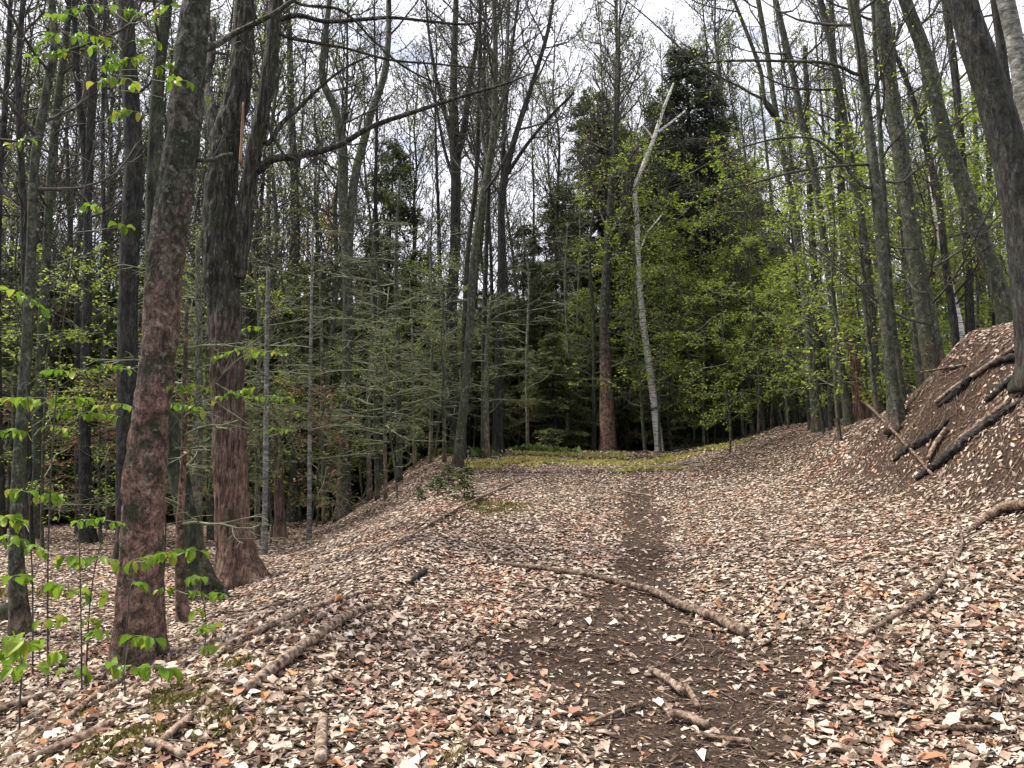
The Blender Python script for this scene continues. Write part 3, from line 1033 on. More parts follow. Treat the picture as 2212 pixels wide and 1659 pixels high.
tree('T1', 'slim dark stem at the left edge of the picture', 'tree', [(6, 1230, 16), (-4, 700, 12), (3, 333, 11), (15, 170, 10), (23, 0, 9)], 15, 'bark_dark', nb=14)
tree('T2', 'slender dark trunk beside the crooked tree at far left', 'tree', [(62, 1200, 19), (56, 800, 15), (53, 553, 14), (50, 433, 13), (43, 300, 13), (40, 133, 12), (50, 0, 11)], 14, 'bark_dark', nb=16)
tree('T4', 'dark trunk tilting left, third row at the far left', 'tree', [(74, 1170, 24), (82, 900, 19), (100, 553, 17), (113, 333, 16), (127, 200, 15), (145, 60, 12), (150, 0, 10)], 15.5, 'bark_grey', nb=16)
tree('T5', 'twin-stemmed tree whose stems part high above the left thicket', 'tree', [(191, 1192, 30), (184, 1000, 24), (184, 800, 20), (190, 553, 18), (183, 333, 15), (167, 167, 13), (160, 0, 11)], 15, 'bark_dark', nb=16,
     stems=[[(190, 430, 14), (193, 300, 14), (200, 133, 13), (193, 0, 12)]])
tree('T7', 'slim reddish trunk between the left thicket and dark rough trunk', 'tree', [(172, 1150, 15), (166, 900, 12), (166, 650, 10), (150, 480, 8), (145, 300, 6)], 18, 'bark_dark', nb=10)
tree('T8', 'slender trunk just left of dark rough-barked one', 'tree', [(236, 1150, 14), (232, 900, 11), (226, 600, 10), (222, 300, 8), (228, 0, 7)], 20, 'bark_dark', nb=14)

# snag
tree('I', 'broken reddish snag with a pale splintered upper stem', 'snag', [(606, 1166, 24), (603, 1080, 20), (597, 953, 19), (584, 880, 20), (572, 822, 21)], None, 'bark_furrow', name='snag', nb=0, flare=0.6, sides=16, step=0.06)
tree('I2', 'pale bark-stripped dead stem rising behind the broken snag', 'snag', [(572, 1140, 12), (576, 800, 10), (577, 700, 10), (580, 577, 8)], 13.5, 'bark_pale', name='snag', nb=8, bl=(0.4, 1.0), h0=0.35, up=0.05, twig='twig_pale', flare=0.2)
tree('J', 'straight mossy-footed trunk right of the broken snag', 'tree', [(634, 1128, 33), (638, 1050, 25), (641, 900, 21), (640, 650, 19), (636, 400, 17), (628, 200, 14), (622, 20, 11), (620, 0, 10)], None, 'bark_mossy', nb=18, h0=0.5)
tree('K', 'very thin pale stem right of the mossy-footed trunk', 'tree', [(668, 1110, 10), (670, 900, 8), (673, 650, 6), (676, 480, 4)], 16, 'bark_pale', nb=14, h0=0.25, bl=(0.6, 1.5), up=0.0, flat=0.35, twig='twig_pale', flare=0.2)
tree('LM', 'tall trunk forking in a wide V of sinuous stems above the conifers', 'tree',
     [(742, 1096, 32), (747, 900, 25), (750, 800, 23), (750, 580, 22), (743, 470, 20), (740, 400, 19), (737, 300, 18), (723, 233, 17), (697, 173, 15), (700, 100, 13), (712, 0, 11)], 19, 'bark_grey', nb=22, h0=0.5, bl=(1.5, 3.2),
     stems=[[(751, 600, 20), (757, 467, 19), (770, 367, 18), (787, 300, 17), (803, 240, 16), (827, 173, 15), (838, 100, 13), (840, 0, 12)]])

# ------------------------------------------------------------------ the middle
CROWN = dict(nb=26, h0=0.42, bl=(2.2, 4.4), up=0.22, ang=0.6, kids=(8, 5), leaf='bud', per=2.0, lsize=(0.05, 0.10))
tree('N', 'tall dark tree whose upper stems spread like a broom in mid sky', 'tree',
     [(986, 985, 30), (984, 900, 25), (975, 700, 23), (982, 553, 23), (984, 333, 22), (980, 200, 17), (985, 0, 12)], 23, 'bark_dark', **CROWN,
     stems=[[(985, 345, 17), (1000, 290, 16), (1012, 200, 12), (1030, 90, 9), (1040, 0, 7)], [(983, 340, 12), (968, 270, 10), (945, 180, 8), (925, 60, 6), (920, 0, 5)], [(984, 400, 9), (962, 330, 7), (940, 220, 5), (915, 130, 4)]])
tree('O', 'slanting grey-green stem crossing in front of the broom-crowned tree', 'tree',
     [(990, 985, 22), (1004, 853, 19), (1014, 720, 18), (1025, 553, 17), (1040, 440, 16), (1060, 333, 15), (1070, 167, 12), (1068, 0, 9)], 19, 'bark_grey', **CROWN,
     stems=[[(1055, 360, 10), (1080, 250, 8), (1095, 120, 6), (1100, 0, 5)]])
tree('P', 'dark tree spreading a fan of ascending stems to the upper right', 'tree',
     [(1075, 985, 24), (1078, 800, 19), (1084, 553, 17), (1087, 400, 15), (1112, 300, 13), (1150, 180, 10), (1185, 60, 8), (1195, 0, 6)], 24, 'bark_dark', **CROWN,
     stems=[[(1086, 410, 12), (1088, 300, 10), (1100, 150, 8), (1120, 0, 6)], [(1090, 385, 9), (1140, 310, 8), (1190, 250, 6), (1240, 200, 4)]])
tree('Q', 'thin upright stem right of the broom-crowned tree', 'tree', [(1000, 990, 15), (1004, 700, 12), (1010, 553, 11), (1027, 400, 10), (1034, 233, 9), (1037, 0, 7)], 21, 'bark_dark', **CROWN)
tree('R', 'thin stem between the slanting stem and fan-crowned tree', 'tree', [(1046, 985, 14), (1046, 700, 11), (1050, 553, 10), (1056, 333, 9), (1046, 170, 7), (1050, 0, 5)], 26, 'bark_dark', **CROWN)
for k, (px, yb, yt, wd, Y, lab) in enumerate([
        (863, 1010, 380, 13, 20, 'straight grey stem before the pointed conifer at left centre'),
        (930, 1000, 520, 9, 21, 'thin grey pole left of the broom-crowned tree'),
        (833, 1050, 620, 8, 17, 'thin pale pole rising from the shoulder of the track'),
        (815, 1050, 470, 11, 18, 'slim brown-footed stem left of the thin pale pole'),
        (798, 1060, 560, 12, 19, 'slim reddish stem at the left end of the pole thicket'),
        (896, 1020, 600, 8, 22, 'thin pole right of the straight grey stem'),
        (960, 990, 600, 9, 20, 'thin pole close by the foot of the broom-crowned tree'),
        (1140, 975, 450, 8, 26, 'thin straight pole in the centre of the hemlock wall'),
        (1224, 965, 480, 9, 27, 'thin bare pole left of the red-footed trunk'),
        (1250, 960, 330, 8, 30, 'second thin bare pole left of the red-footed trunk'),
        (1283, 955, 360, 10, 27, 'slim pole close beside the red-footed trunk'),
        (1052, 980, 640, 14, 22, 'short reddish stem right of the slanting stem'),
        (700, 1090, 560, 10, 20, 'slim stem left of the V-forked tree'),
        (556, 1150, 500, 12, 17, 'slim stem just right of the big furrowed trunk'),
        (455, 1180, 600, 16, 16, 'dark stem just left of the big furrowed trunk'),
        (425, 1190, 520, 24, 15, 'brown trunk in the gap between the two big left trees')]):
    x1, x2 = px + random.uniform(-8, 8), px + random.uniform(-22, 22)
    tree('pole%d' % k, lab, 'tree', [(px, yb, wd), (px + random.uniform(-4, 4), yb * 0.6 + yt * 0.4, wd * 0.82), (x1, yb * 0.25 + yt * 0.75, wd * 0.62), (x2, yt, wd * 0.3)], Y,
         random.choice(['bark_pole', 'bark_pole', 'bark_grey']), name='young_tree', group='slim poles before the hemlock wall', nb=20, h0=0.25, bl=(0.7, 2.0), up=0.02, flat=0.2, twig='twig_pale', flare=0.3, sides=8, step=0.3)
tree('T', 'red-footed trunk standing at the crest of the track', 'tree',
     [(1313, 953, 34), (1311, 880, 30), (1308, 800, 25), (1306, 700, 21), (1312, 553, 18), (1325, 350, 13), (1335, 200, 9), (1338, 40, 5)], None, 'bark_beech', nb=30, h0=0.45, bl=(1.8, 3.6), kids=(7, 5), ang=0.65, up=0.2, leaf='bud', per=1.6, sides=18, step=0.12, flare=0.3)
tree('U', 'crooked white birch leaning left at the crest of the track', 'tree',
     [(1420, 932, 18), (1411, 853, 16), (1400, 770, 15), (1390, 703, 14), (1380, 587, 12), (1376, 480, 11), (1374, 400, 11), (1388, 362, 10), (1412, 300, 9), (1434, 233, 7), (1455, 180, 4)], None, 'bark_birch', name='birch_tree', nb=16, h0=0.35, bl=(0.8, 2.0), twig='twig', leaf='leaf_green', per=1.0, sides=14,
     limbs=[[(1413, 305, 6), (1400, 285, 5), (1385, 268, 3)], [(1420, 285, 7), (1445, 268, 5), (1480, 240, 3)], [(1378, 540, 3.5), (1400, 500, 3.5), (1425, 470, 3), (1450, 427, 2)]], step=0.1, flare=0.2, rough=0.04)

# ------------------------------------------------------------------ the leaning trees on the right bank
LG = dict(leaf='leaf_green', per=0.8, lsize=(0.045, 0.08))
tree('R1', 'thickest dark trunk leaning left near the right edge', 'tree', [(2252, 790, 84), (2232, 650, 78), (2208, 480, 72), (2180, 333, 70), (2143, 200, 66), (2108, 100, 62), (2078, 0, 56)], 9.5, 'bark_dark', nb=6, h0=0.6, sides=32, step=0.06, rough=0.05, fz=5)
tree('R2', 'pale grey trunk in the top right corner', 'tree', [(2300, 780, 46), (2262, 520, 40), (2228, 320, 36), (2205, 167, 34), (2190, 80, 33), (2172, 0, 34)], 10.5, 'bark_pale', nb=5, h0=0.7, sides=24, step=0.08, rough=0.05)
tree('R3', 'grey-green trunk left of the thickest leaning one', 'tree', [(2180, 752, 40), (2168, 660, 37), (2145, 590, 36), (2128, 540, 35), (2092, 433, 34), (2055, 333, 32), (2022, 220, 30), (1995, 110, 28), (1955, 0, 26)], 14, 'bark_grey', nb=12, h0=0.5, sides=22, step=0.1, **LG)
tree('R4', 'stout dark trunk in the middle of the right bank stand', 'tree', [(2034, 862, 42), (2010, 760, 38), (1992, 650, 36), (1977, 553, 35), (1965, 467, 33), (1945, 333, 32), (1925, 200, 31), (1912, 100, 32), (1898, 0, 34)], 13.5, 'bark_grey', nb=12, h0=0.45, sides=22, step=0.1, **LG)
tree('R5', 'mossy-footed grey trunk lowest on the right bank', 'tree', [(1940, 922, 34), (1927, 830, 25), (1914, 700, 22), (1905, 553, 21), (1888, 367, 21), (1872, 233, 20), (1858, 100, 21), (1842, 0, 23)], None, 'bark_grey', nb=12, h0=0.4, sides=18, step=0.1, flare=0.7,
     limbs=[[(1860, 160, 8), (1820, 146, 7), (1795, 138, 7), (1688, 132, 6), (1552, 133, 5), (1475, 143, 3)], [(1884, 405, 8), (1808, 337, 7), (1758, 300, 6), (1708, 297, 5), (1608, 317, 4), (1475, 383, 3)],
            [(1835, 357, 6), (1780, 362, 6), (1722, 370, 6), (1608, 400, 5), (1475, 420, 3)]], **LG)
tree('R5b', 'thin companion stem hugging the mossy-footed grey trunk', 'tree', [(1952, 898, 17), (1942, 800, 15), (1928, 690, 13), (1918, 553, 12), (1902, 300, 10), (1890, 100, 8), (1885, 0, 7)], 13, 'bark_grey', nb=12, h0=0.35, **LG)
tree('R6', 'slender dark trunk left of the mossy-footed one', 'tree', [(1900, 900, 18), (1886, 720, 16), (1873, 560, 16), (1865, 500, 15), (1845, 383, 15), (1825, 267, 15), (1808, 167, 14), (1792, 83, 14), (1772, 0, 14)], 15.5, 'bark_grey', nb=14, h0=0.35, **LG)
tree('R7', 'slim greenish trunk arching left over the track', 'tree', [(1836, 918, 19), (1815, 786, 16), (1798, 653, 15), (1784, 553, 15), (1768, 433, 15), (1750, 333, 14), (1732, 267, 14), (1715, 167, 13), (1695, 83, 13), (1675, 0, 12)], None, 'bark_grey', nb=14, h0=0.35, **LG)
tree('R8', 'slim trunk bearing a side stem at the left of the bank stand', 'tree', [(1764, 905, 21), (1752, 780, 18), (1738, 640, 16), (1726, 553, 15), (1708, 420, 14), (1690, 320, 13), (1674, 230, 12), (1655, 100, 11), (1638, 0, 10)], 19, 'bark_grey', nb=14, h0=0.35, bl=(1.4, 3.0),
     stems=[[(1672, 250, 10), (1660, 235, 9), (1642, 150, 9), (1618, 83, 8), (1585, 0, 7)]], limbs=[[(1668, 240, 7), (1610, 195, 5), (1540, 157, 3), (1475, 108, 3), (1404, 43, 3), (1340, -10, 2)]], **LG)
tree('R10', 'slim curved trunk between the stout dark one and the grey-green one', 'tree', [(2072, 800, 17), (2060, 690, 16), (2044, 580, 15), (2022, 400, 14), (1995, 300, 12), (1968, 200, 10), (1932, 107, 8), (1915, 0, 6)], 16, 'bark_dark', nb=12, h0=0.4, **LG)
tree('R10b', 'pale birch-like stem among the bank trees', 'tree', [(2086, 790, 17), (2070, 690, 15), (2048, 600, 13), (2032, 520, 12), (2010, 380, 9)], 17, 'bark_birch', name='birch_tree', nb=10, h0=0.4, **LG)
tree('R11', 'straight dark trunk far up the right bank', 'tree', [(2098, 790, 20), (2092, 600, 18), (2082, 400, 17), (2070, 233, 16), (2055, 100, 16), (2042, 0, 15)], 18, 'bark_dark', nb=12, h0=0.4, **LG)
tree('R13', 'dark trunk behind the pale one in the top right corner', 'tree', [(2215, 760, 22), (2204, 500, 20), (2182, 250, 18), (2165, 120, 17), (2148, 0, 16)], 17, 'bark_dark', nb=10, h0=0.4, **LG)
tree('R14', 'slim stem rising just behind the stout dark bank trunk', 'tree', [(1990, 860, 15), (1978, 750, 13), (1962, 600, 12), (1945, 450, 11), (1935, 250, 9), (1930, 50, 7)], 15, 'bark_grey', nb=12, h0=0.3, **LG)
tree('R15', 'slim stem leaning left against the stout dark bank trunk', 'tree', [(2044, 850, 15), (2030, 750, 13), (2012, 650, 12), (1990, 540, 10), (1975, 400, 7)], 12.5, 'bark_grey', nb=10, h0=0.3, **LG)
tree('R16', 'reddish-footed trunk left of the mossy-footed stand', 'tree', [(1856, 868, 27), (1845, 780, 23), (1832, 640, 20), (1822, 500, 17), (1812, 300, 14), (1800, 100, 11), (1795, 0, 10)], 19, 'bark_furrow', nb=12, h0=0.35, **LG)
tree('R17', 'slim stem standing at the lip of the bank before reddish-footed trunk', 'tree', [(1896, 905, 12), (1884, 800, 10), (1872, 700, 9), (1862, 560, 7), (1856, 400, 5)], 14.5, 'bark_grey', nb=10, h0=0.3, **LG)
tree('R18', 'grey trunk left of the slim greenish arching one', 'tree', [(1784, 890, 21), (1774, 780, 19), (1764, 650, 17), (1752, 480, 14), (1745, 300, 11), (1738, 100, 8)], 20, 'bark_dark', nb=14, h0=0.35, **LG)
tree('R19', 'short pale broken snag at the left end of the bank stand', 'snag', [(1766, 900, 14), (1759, 800, 14), (1746, 735, 11)], 20, 'bark_pale', name='snag', nb=0, sides=10)
for k, (xb, yb, xt, yt, wd, Y, lab) in enumerate([
        (2120, 770, 2090, 0, 14, 21, 'slim dark stem on the far upper bank, right of the straight dark trunk'),
        (2140, 760, 2125, 60, 11, 23, 'thin stem on the far upper bank left of grey-green trunk'),
        (2192, 755, 2150, 100, 12, 22, 'thin stem on the far upper bank at the right edge'),
        (1700, 915, 1640, 180, 10, 24, 'thin stem at the far left end of the bank stand'),
        (1668, 925, 1600, 260, 9, 26, 'thin bare stem behind the green saplings right of birch'),
        (1625, 930, 1560, 340, 8, 25, 'thinnest stem behind the green saplings right of birch'),
        (1812, 890, 1760, 60, 9, 23, 'thin stem behind the reddish-footed bank trunk'),
        (1960, 860, 1918, 30, 9, 20, 'thin stem behind the companion stems on the bank'),
        (2022, 840, 1985, 40, 10, 20, 'thin stem behind the stout dark bank trunk'),
        (1548, 935, 1530, 420, 8, 27, 'thin stem close right of the dark spire conifer')]):
    tree('bankpole%d' % k, lab, 'tree', [(xb, yb, wd), (xb * 0.65 + xt * 0.35 + 6, yb * 0.65 + yt * 0.35, wd * 0.85), (xb * 0.3 + xt * 0.7 + 5, yb * 0.3 + yt * 0.7, wd * 0.65), (xt, yt, wd * 0.4)], Y, 'bark_grey', name='young_tree', group='slim stems on the right bank', nb=14, h0=0.3, sides=8, step=0.3, **LG)


# ------------------------------------------------------------------ conifers
def conifer_parts(H, rbase, seed, crown0=0.04, dens=1.0, needle='needles', spray=(0.10, 0.24), expo=0.62):
    rng = np.random.default_rng(seed)
    hz = np.linspace(0, H, 14)
    tp = np.stack([0.12 * np.sin(hz * 0.4 + seed), 0.12 * np.cos(hz * 0.33 + seed), hz], 1)
    tr = np.linspace(0.024 * H / 2 + 0.04, 0.012, 14)
    trunk = stem_mesh('trunk', np.concatenate([[tp[0] - [0, 0, 0.4]], tp]), np.concatenate([[tr[0] * 1.15], tr]), 'bark_dark', 9, 0.5, 0.06, 5, 1, 0, 30, 0.3, seed)
    polys, P_, D_, S_ = [], [], [], []
    z = H * crown0
    while z < H * 0.985:
        f = z / H
        L0 = rbase * (1 - f) ** expo * (0.72 + 0.28 * min(1, f / 0.12)) * (0.88 + 0.16 * math.sin(z * 1.3 + seed) * math.sin(z * 0.47))
        for k in range(int(rng.integers(2, 5))):
            az = rng.uniform(0, 6.283)
            L = L0 * rng.uniform(0.35, 1.3) + 0.15
            d = np.array([math.cos(az), math.sin(az), rng.uniform(-0.15, 0.3)])
            n = 6
            t = np.linspace(0, 1, n)
            c = np.array([np.interp(z, hz, tp[:, 0]), np.interp(z, hz, tp[:, 1]), z])
            pts = c + d[None] * (t * L)[:, None]
            pts[:, 2] -= 0.22 * L * t ** 2
            pts[1:] += rng.normal(0, 0.04, (n - 1, 3))
            polys.append((pts, np.linspace(0.012 + 0.006 * L, 0.005, n)))
            m_ = int((40 + 130 * L) * dens)
            tt = rng.uniform(0.12, 1.02, m_) ** 0.8
            q = np.stack([np.interp(tt, t, pts[:, a]) for a in range(3)], 1)
            side = np.array([-d[1], d[0], 0])
            off_ = rng.uniform(-1, 1, m_) * (0.42 * L * (1.08 - tt) * 0.9 + 0.08)
            q = q + side[None] * off_[:, None] + d[None] * (np.abs(off_) * 0.35)[:, None]
            q[:, 2] += rng.normal(-0.03, 0.05, m_) - 0.15 * np.abs(off_)
            P_.append(q)
            D_.append(d[None] * 0.7 + side[None] * (np.sign(off_) * 0.8)[:, None] + rng.normal(0, 0.35, (m_, 3)))
            S_.append(rng.uniform(spray[0], spray[1], m_))
        z += rng.uniform(0.12, 0.26) * (0.7 + 0.5 * (1 - f))
    P_, D_, S_ = np.concatenate(P_), np.concatenate(D_), np.concatenate(S_)
    D_[:, 2] -= 0.25
    R = frames(D_, rng, 0.45)
    V, Fq = scatter(LEAF4[0] * np.array([1, 0.42, 1]), LEAF4[1], P_, R, np.stack([S_, S_ * 0.8, S_], 1))
    Vb, Fb = tubes(polys, 3)
    return (trunk, mesh_np('branches', Vb, Fb, 'twig', True), mesh_np('needles', V, Fq, needle))


CON = [conifer_parts(16, 3.6, 1, expo=0.62), conifer_parts(14, 2.9, 2), conifer_parts(10, 2.9, 3), conifer_parts(9, 3.2, 4, dens=1.1), conifer_parts(16, 3.6, 5, needle='needles_dark', expo=0.62)]
CON_H = [16, 14, 10, 9, 16]


def conifer(px, py_top, Y, kind, label, group=None, wide=1.0, what=None):
    top = unproj(px, py_top, Y)
    gz = float(terrain(top[0:1], top[1:2])[0])
    H = top[2] - gz
    o = thing('conifer_tree', (top[0], top[1], gz), label, 'conifer', group)
    if what:
        REG.append((o, what, px, Y))
    s = H / CON_H[kind]
    o.scale = (s * wide, s * wide, s)
    o.rotation_euler = (0, 0, random.uniform(0, 6.28))
    for nm, me in zip(('trunk', 'branches', 'needles'), CON[kind]):
        link(nm, me, o)


conifer(1482, 95, 29, 4, 'tallest dark spire conifer behind the birch', wide=1.15)
conifer(1290, 190, 34, 0, 'tall conifer behind the red-footed trunk', wide=1.2)
conifer(850, 285, 31, 1, 'pointed conifer left of the broom-crowned tree', wide=0.85)
conifer(1400, 330, 33, 1, 'conifer filling the gap between the two tall spires', wide=1.2)
conifer(1128, 480, 36, 2, 'short pointed conifer in the gap right of the broom-crowned tree', wide=0.9)
conifer(1590, 330, 33, 0, 'conifer half hidden by green saplings right of the spire', wide=1.15)
conifer(1345, 270, 37, 0, 'conifer close behind the red-footed trunk, left of the gap filler', wide=1.3)
conifer(1432, 215, 36, 4, 'dark conifer just left of the tallest spire', wide=1.25)
conifer(1545, 250, 35, 4, 'dark conifer just right of the tallest spire', wide=1.25)
conifer(1215, 400, 38, 0, 'conifer at the left flank of the evergreen mass', wide=1.3)
conifer(1650, 430, 38, 1, 'conifer at the right flank of the evergreen mass', wide=1.3)
for px, pt, Y, k in [(30, 560, 27, 3), (110, 600, 24, 3), (190, 590, 30, 2), (260, 620, 25, 3), (330, 560, 31, 2), (400, 600, 27, 3), (455, 560, 33, 2), (530, 590, 26, 3), (600, 600, 30, 2), (660, 560, 27, 3), (720, 570, 33, 2),
                     (780, 560, 26, 3), (830, 600, 30, 3), (905, 540, 29, 2), (960, 600, 33, 3), (1010, 660, 28, 3), (1070, 650, 31, 3), (-60, 560, 32, 2), (150, 640, 38, 3), (560, 540, 40, 2), (880, 620, 38, 3), (-20, 640, 22, 3)]:
    conifer(px, pt, Y, k, 'low dark conifer', 'conifers of the dark left wall', wide=random.uniform(0.95, 1.3), what='low dark conifer')
for px, pt, Y, k in [(1110, 640, 33, 3), (1170, 600, 30, 2), (1225, 650, 36, 3), (1260, 620, 31, 3), (1350, 640, 36, 2), (1440, 600, 34, 3), (1540, 640, 31, 3), (1620, 560, 36, 2), (1500, 680, 27, 3), (1690, 560, 34, 3), (1760, 620, 38, 2), (1195, 720, 27, 3)]:
    conifer(px, pt, Y, k, 'low dark conifer', 'conifers beyond the track crest', wide=random.uniform(0.95, 1.3), what='low dark conifer')
for px, pt, Y, k in [(1850, 560, 36, 2), (1930, 600, 32, 3), (2010, 560, 38, 2), (2090, 600, 34, 3), (2180, 560, 36, 2), (2250, 600, 30, 3)]:
    conifer(px, pt, Y, k, 'low conifer', 'conifers behind the right bank', wide=random.uniform(0.8, 1.1), what='low conifer')


rc = random.Random(3)
for i in range(34):
    conifer(-120 + 72 * i + rc.uniform(-30, 30), rc.uniform(590, 700), rc.uniform(40, 54), rc.choice((2, 3)), 'small conifer', 'farthest conifer row', wide=rc.uniform(1.2, 1.6), what='far small conifer')


# ------------------------------------------------------------------ understorey saplings
def sapling_parts(H, seed, leafm, per, lsize, twigm='twig_pale', nb=16, bl=(0.8, 1.9)):
    rng = np.random.default_rng(seed)
    z = np.linspace(-0.2, H, 9)
    pts = np.stack([np.cumsum(rng.normal(0, 0.05, 9)), np.cumsum(rng.normal(0, 0.05, 9)), z], 1)
    pts[:, :2] -= pts[0, :2]
    rad = np.linspace(0.008 * H * 0.55 + 0.008, 0.006, 9)
    stem = stem_mesh('stem', pts, rad, 'bark_grey', 7, 0.25, 0.06, 9, 2, 0, 30, 0.2, seed)
    polys, tips = {}, []
    for k in range(nb):
        f = 0.14 + 0.83 * (k + rng.uniform(0, 1)) / nb
        p = np.array([np.interp(f * H, z, pts[:, a]) for a in range(3)])
        az = rng.uniform(0, 6.283)
        d = np.array([math.cos(az), math.sin(az), rng.uniform(0.05, 0.6)])
        grow(polys, tips, p, d / np.linalg.norm(d), rng.uniform(*bl) * (1.2 - 0.6 * f), 0.011, 0, 2, rng, kids=(6, 4), up=0.01, flat=0.12, spread=0.85, wob=0.3, rmin=(0.006, 0.0036, 0.0026))
    Vs, Fs, off = [], [], 0
    for l, lst in polys.items():
        V, Fq = tubes(lst, 3)
        Vs.append(V)
        Fs.append(Fq + off)
        off += len(V)
    tw = mesh_np('twigs', np.concatenate(Vs), np.concatenate(Fs), twigm, True)
    out_ = [('stem', stem), ('twigs', tw)]
    if leafm:
        r = leaves_on(tips, per, lsize, rng, droop=0.15, roll=0.35)
        out_.append(('leaves', mesh_np('leaves', r[0], r[1], leafm)))
    return out_


SAP = {'bare': [sapling_parts(5.5, 21, 'leaf_far', 2.0, (0.04, 0.065)), sapling_parts(4.5, 22, 'leaf_far', 2.6, (0.04, 0.065)), sapling_parts(6.5, 23, 'leaf_far', 1.6, (0.04, 0.06)), sapling_parts(5.0, 24, 'leaf_far', 2.2, (0.04, 0.065))],
       'green': [sapling_parts(6, 31, 'leaf_green', 4.0, (0.05, 0.09)), sapling_parts(7.5, 32, 'leaf_green', 4.0, (0.05, 0.09), nb=22), sapling_parts(4.5, 33, 'leaf_green', 4.0, (0.05, 0.085))],
       'rusty': [sapling_parts(3.2, 41, 'leaf_rusty', 1.8, (0.05, 0.09)), sapling_parts(2.2, 42, 'leaf_rusty', 1.6, (0.05, 0.09), nb=10)]}


def sapling(px, Y, kind, k, label, group, sc=1.0):
    p = unproj(px, 900, Y)
    gz = float(terrain(p[0:1], p[1:2])[0])
    o = thing('sapling', (p[0], p[1], gz), label, 'sapling', group)
    REG.append((o, {'bare': 'bare pale-twigged sapling', 'green': 'green-leaved sapling', 'rusty': 'small rusty-leaved sapling'}[kind], px, Y))
    s = sc * random.uniform(0.85, 1.2)
    o.scale = (s, s, s)
    o.rotation_euler = (random.gauss(0, 0.03), random.gauss(0, 0.03), random.uniform(0, 6.28))
    for nm, me in SAP[kind][k % len(SAP[kind])]:
        link(nm, me, o)


rs = random.Random(5)
for i in range(18):
    sapling(rs.uniform(-60, 1000), rs.uniform(14, 25), 'bare', i, 'bare pale-twigged sapling in the dark understorey left of the track', 'bare saplings left of the track', rs.uniform(0.8, 1.3))
for i in range(20):
    sapling(rs.uniform(1020, 1560), rs.uniform(26.5, 31), 'bare', i, 'bare pale-twigged sapling beyond the crest of the track', 'bare saplings beyond the crest', rs.uniform(0.7, 1.1))
for i in range(10):
    sapling(rs.uniform(0, 700), rs.uniform(13, 22), 'rusty', i, 'small sapling holding rusty dead leaves in the left hollow', 'rusty-leaved saplings at left', 1.0)
for i in range(5):
    sapling(rs.uniform(1080, 1750), rs.uniform(26, 29), 'rusty', i, 'small rusty-leaved sapling along the far edge of the track', 'rusty-leaved saplings at the crest', 0.8)
for i in range(20):
    sapling(1500 + 14 * i + rs.uniform(-12, 12), rs.uniform(20, 28), 'green', i, 'young-leaved green sapling in the screen right of the birch', 'green saplings right of the birch', rs.uniform(0.8, 1.25))
for i in range(22):
    sapling(1780 + 22 * i + rs.uniform(-14, 14), rs.uniform(14.5, 24), 'green', i, 'young-leaved green sapling among the leaning bank trunks', 'green saplings on the right bank', rs.uniform(0.9, 1.5))
for px, Y, s in ((1330, 27.5, 1.5), (1392, 25.4, 1.45), (1450, 26.5, 1.3), (1260, 29, 1.2), (1425, 25.2, 1.2)):
    sapling(px, Y, 'green', 1, 'tall young-leaved green sapling around the birch', 'green saplings around the birch', s)
for px, Y, s in ((120, 13, 0.9), (240, 15, 1.1), (520, 17, 0.9), (30, 16, 1.2), (690, 20, 0.9), (790, 23, 1.1), (590, 22, 1.2), (880, 24, 0.9), (350, 19, 1.2), (940, 25, 1.0)):
    sapling(px, Y, 'green', 0, 'green-leaved sapling deep in the left hollow', 'green saplings in the left hollow', s)


# ------------------------------------------------------------------ leafy trees farther off
def leafy(px, pt, Y, mat, label, wide, seed, nleaf=2600):
    rng = np.random.default_rng(seed)
    top = unproj(px, pt, Y)
    gz = float(terrain(top[0:1], top[1:2])[0])
    H = top[2] - gz
    base = np.array([top[0], top[1], gz])
    o = thing('leafy_tree', base, label, 'tree')
    z = np.linspace(-0.3, H * 0.97, 10)
    pts = np.stack([np.cumsum(rng.normal(0, 0.1, 10)), np.cumsum(rng.normal(0, 0.1, 10)), z], 1)
    pts[:, :2] -= pts[0, :2]
    link('trunk', stem_mesh('trunk', pts, np.linspace(0.16, 0.02, 10), 'bark_grey', 9, 0.4, 0.06, 5, 1, 0, 30, 0.3, seed), o)
    polys, tips = {}, []
    for k in range(26):
        f = 0.3 + 0.68 * (k + rng.uniform(0, 1)) / 26
        p = np.array([np.interp(f * H, z, pts[:, a]) for a in range(3)])
        az = rng.uniform(0, 6.283)
        d = np.array([math.cos(az), math.sin(az), 0.6])
        grow(polys, tips, p, d / np.linalg.norm(d), wide * rng.uniform(0.6, 1.2) * (1.15 - 0.6 * f), 0.03, 0, 2, rng, kids=(6, 5), up=0.06, spread=0.85)
    twig_obj('branches', polys, 'twig', o, (0, 0, 0), (4, 3, 3))
    r = leaves_on(tips, nleaf / len(tips), (0.10, 0.17), rng, spreadr=0.12)
    link('leaves', mesh_np('leaves', r[0], r[1], mat), o)


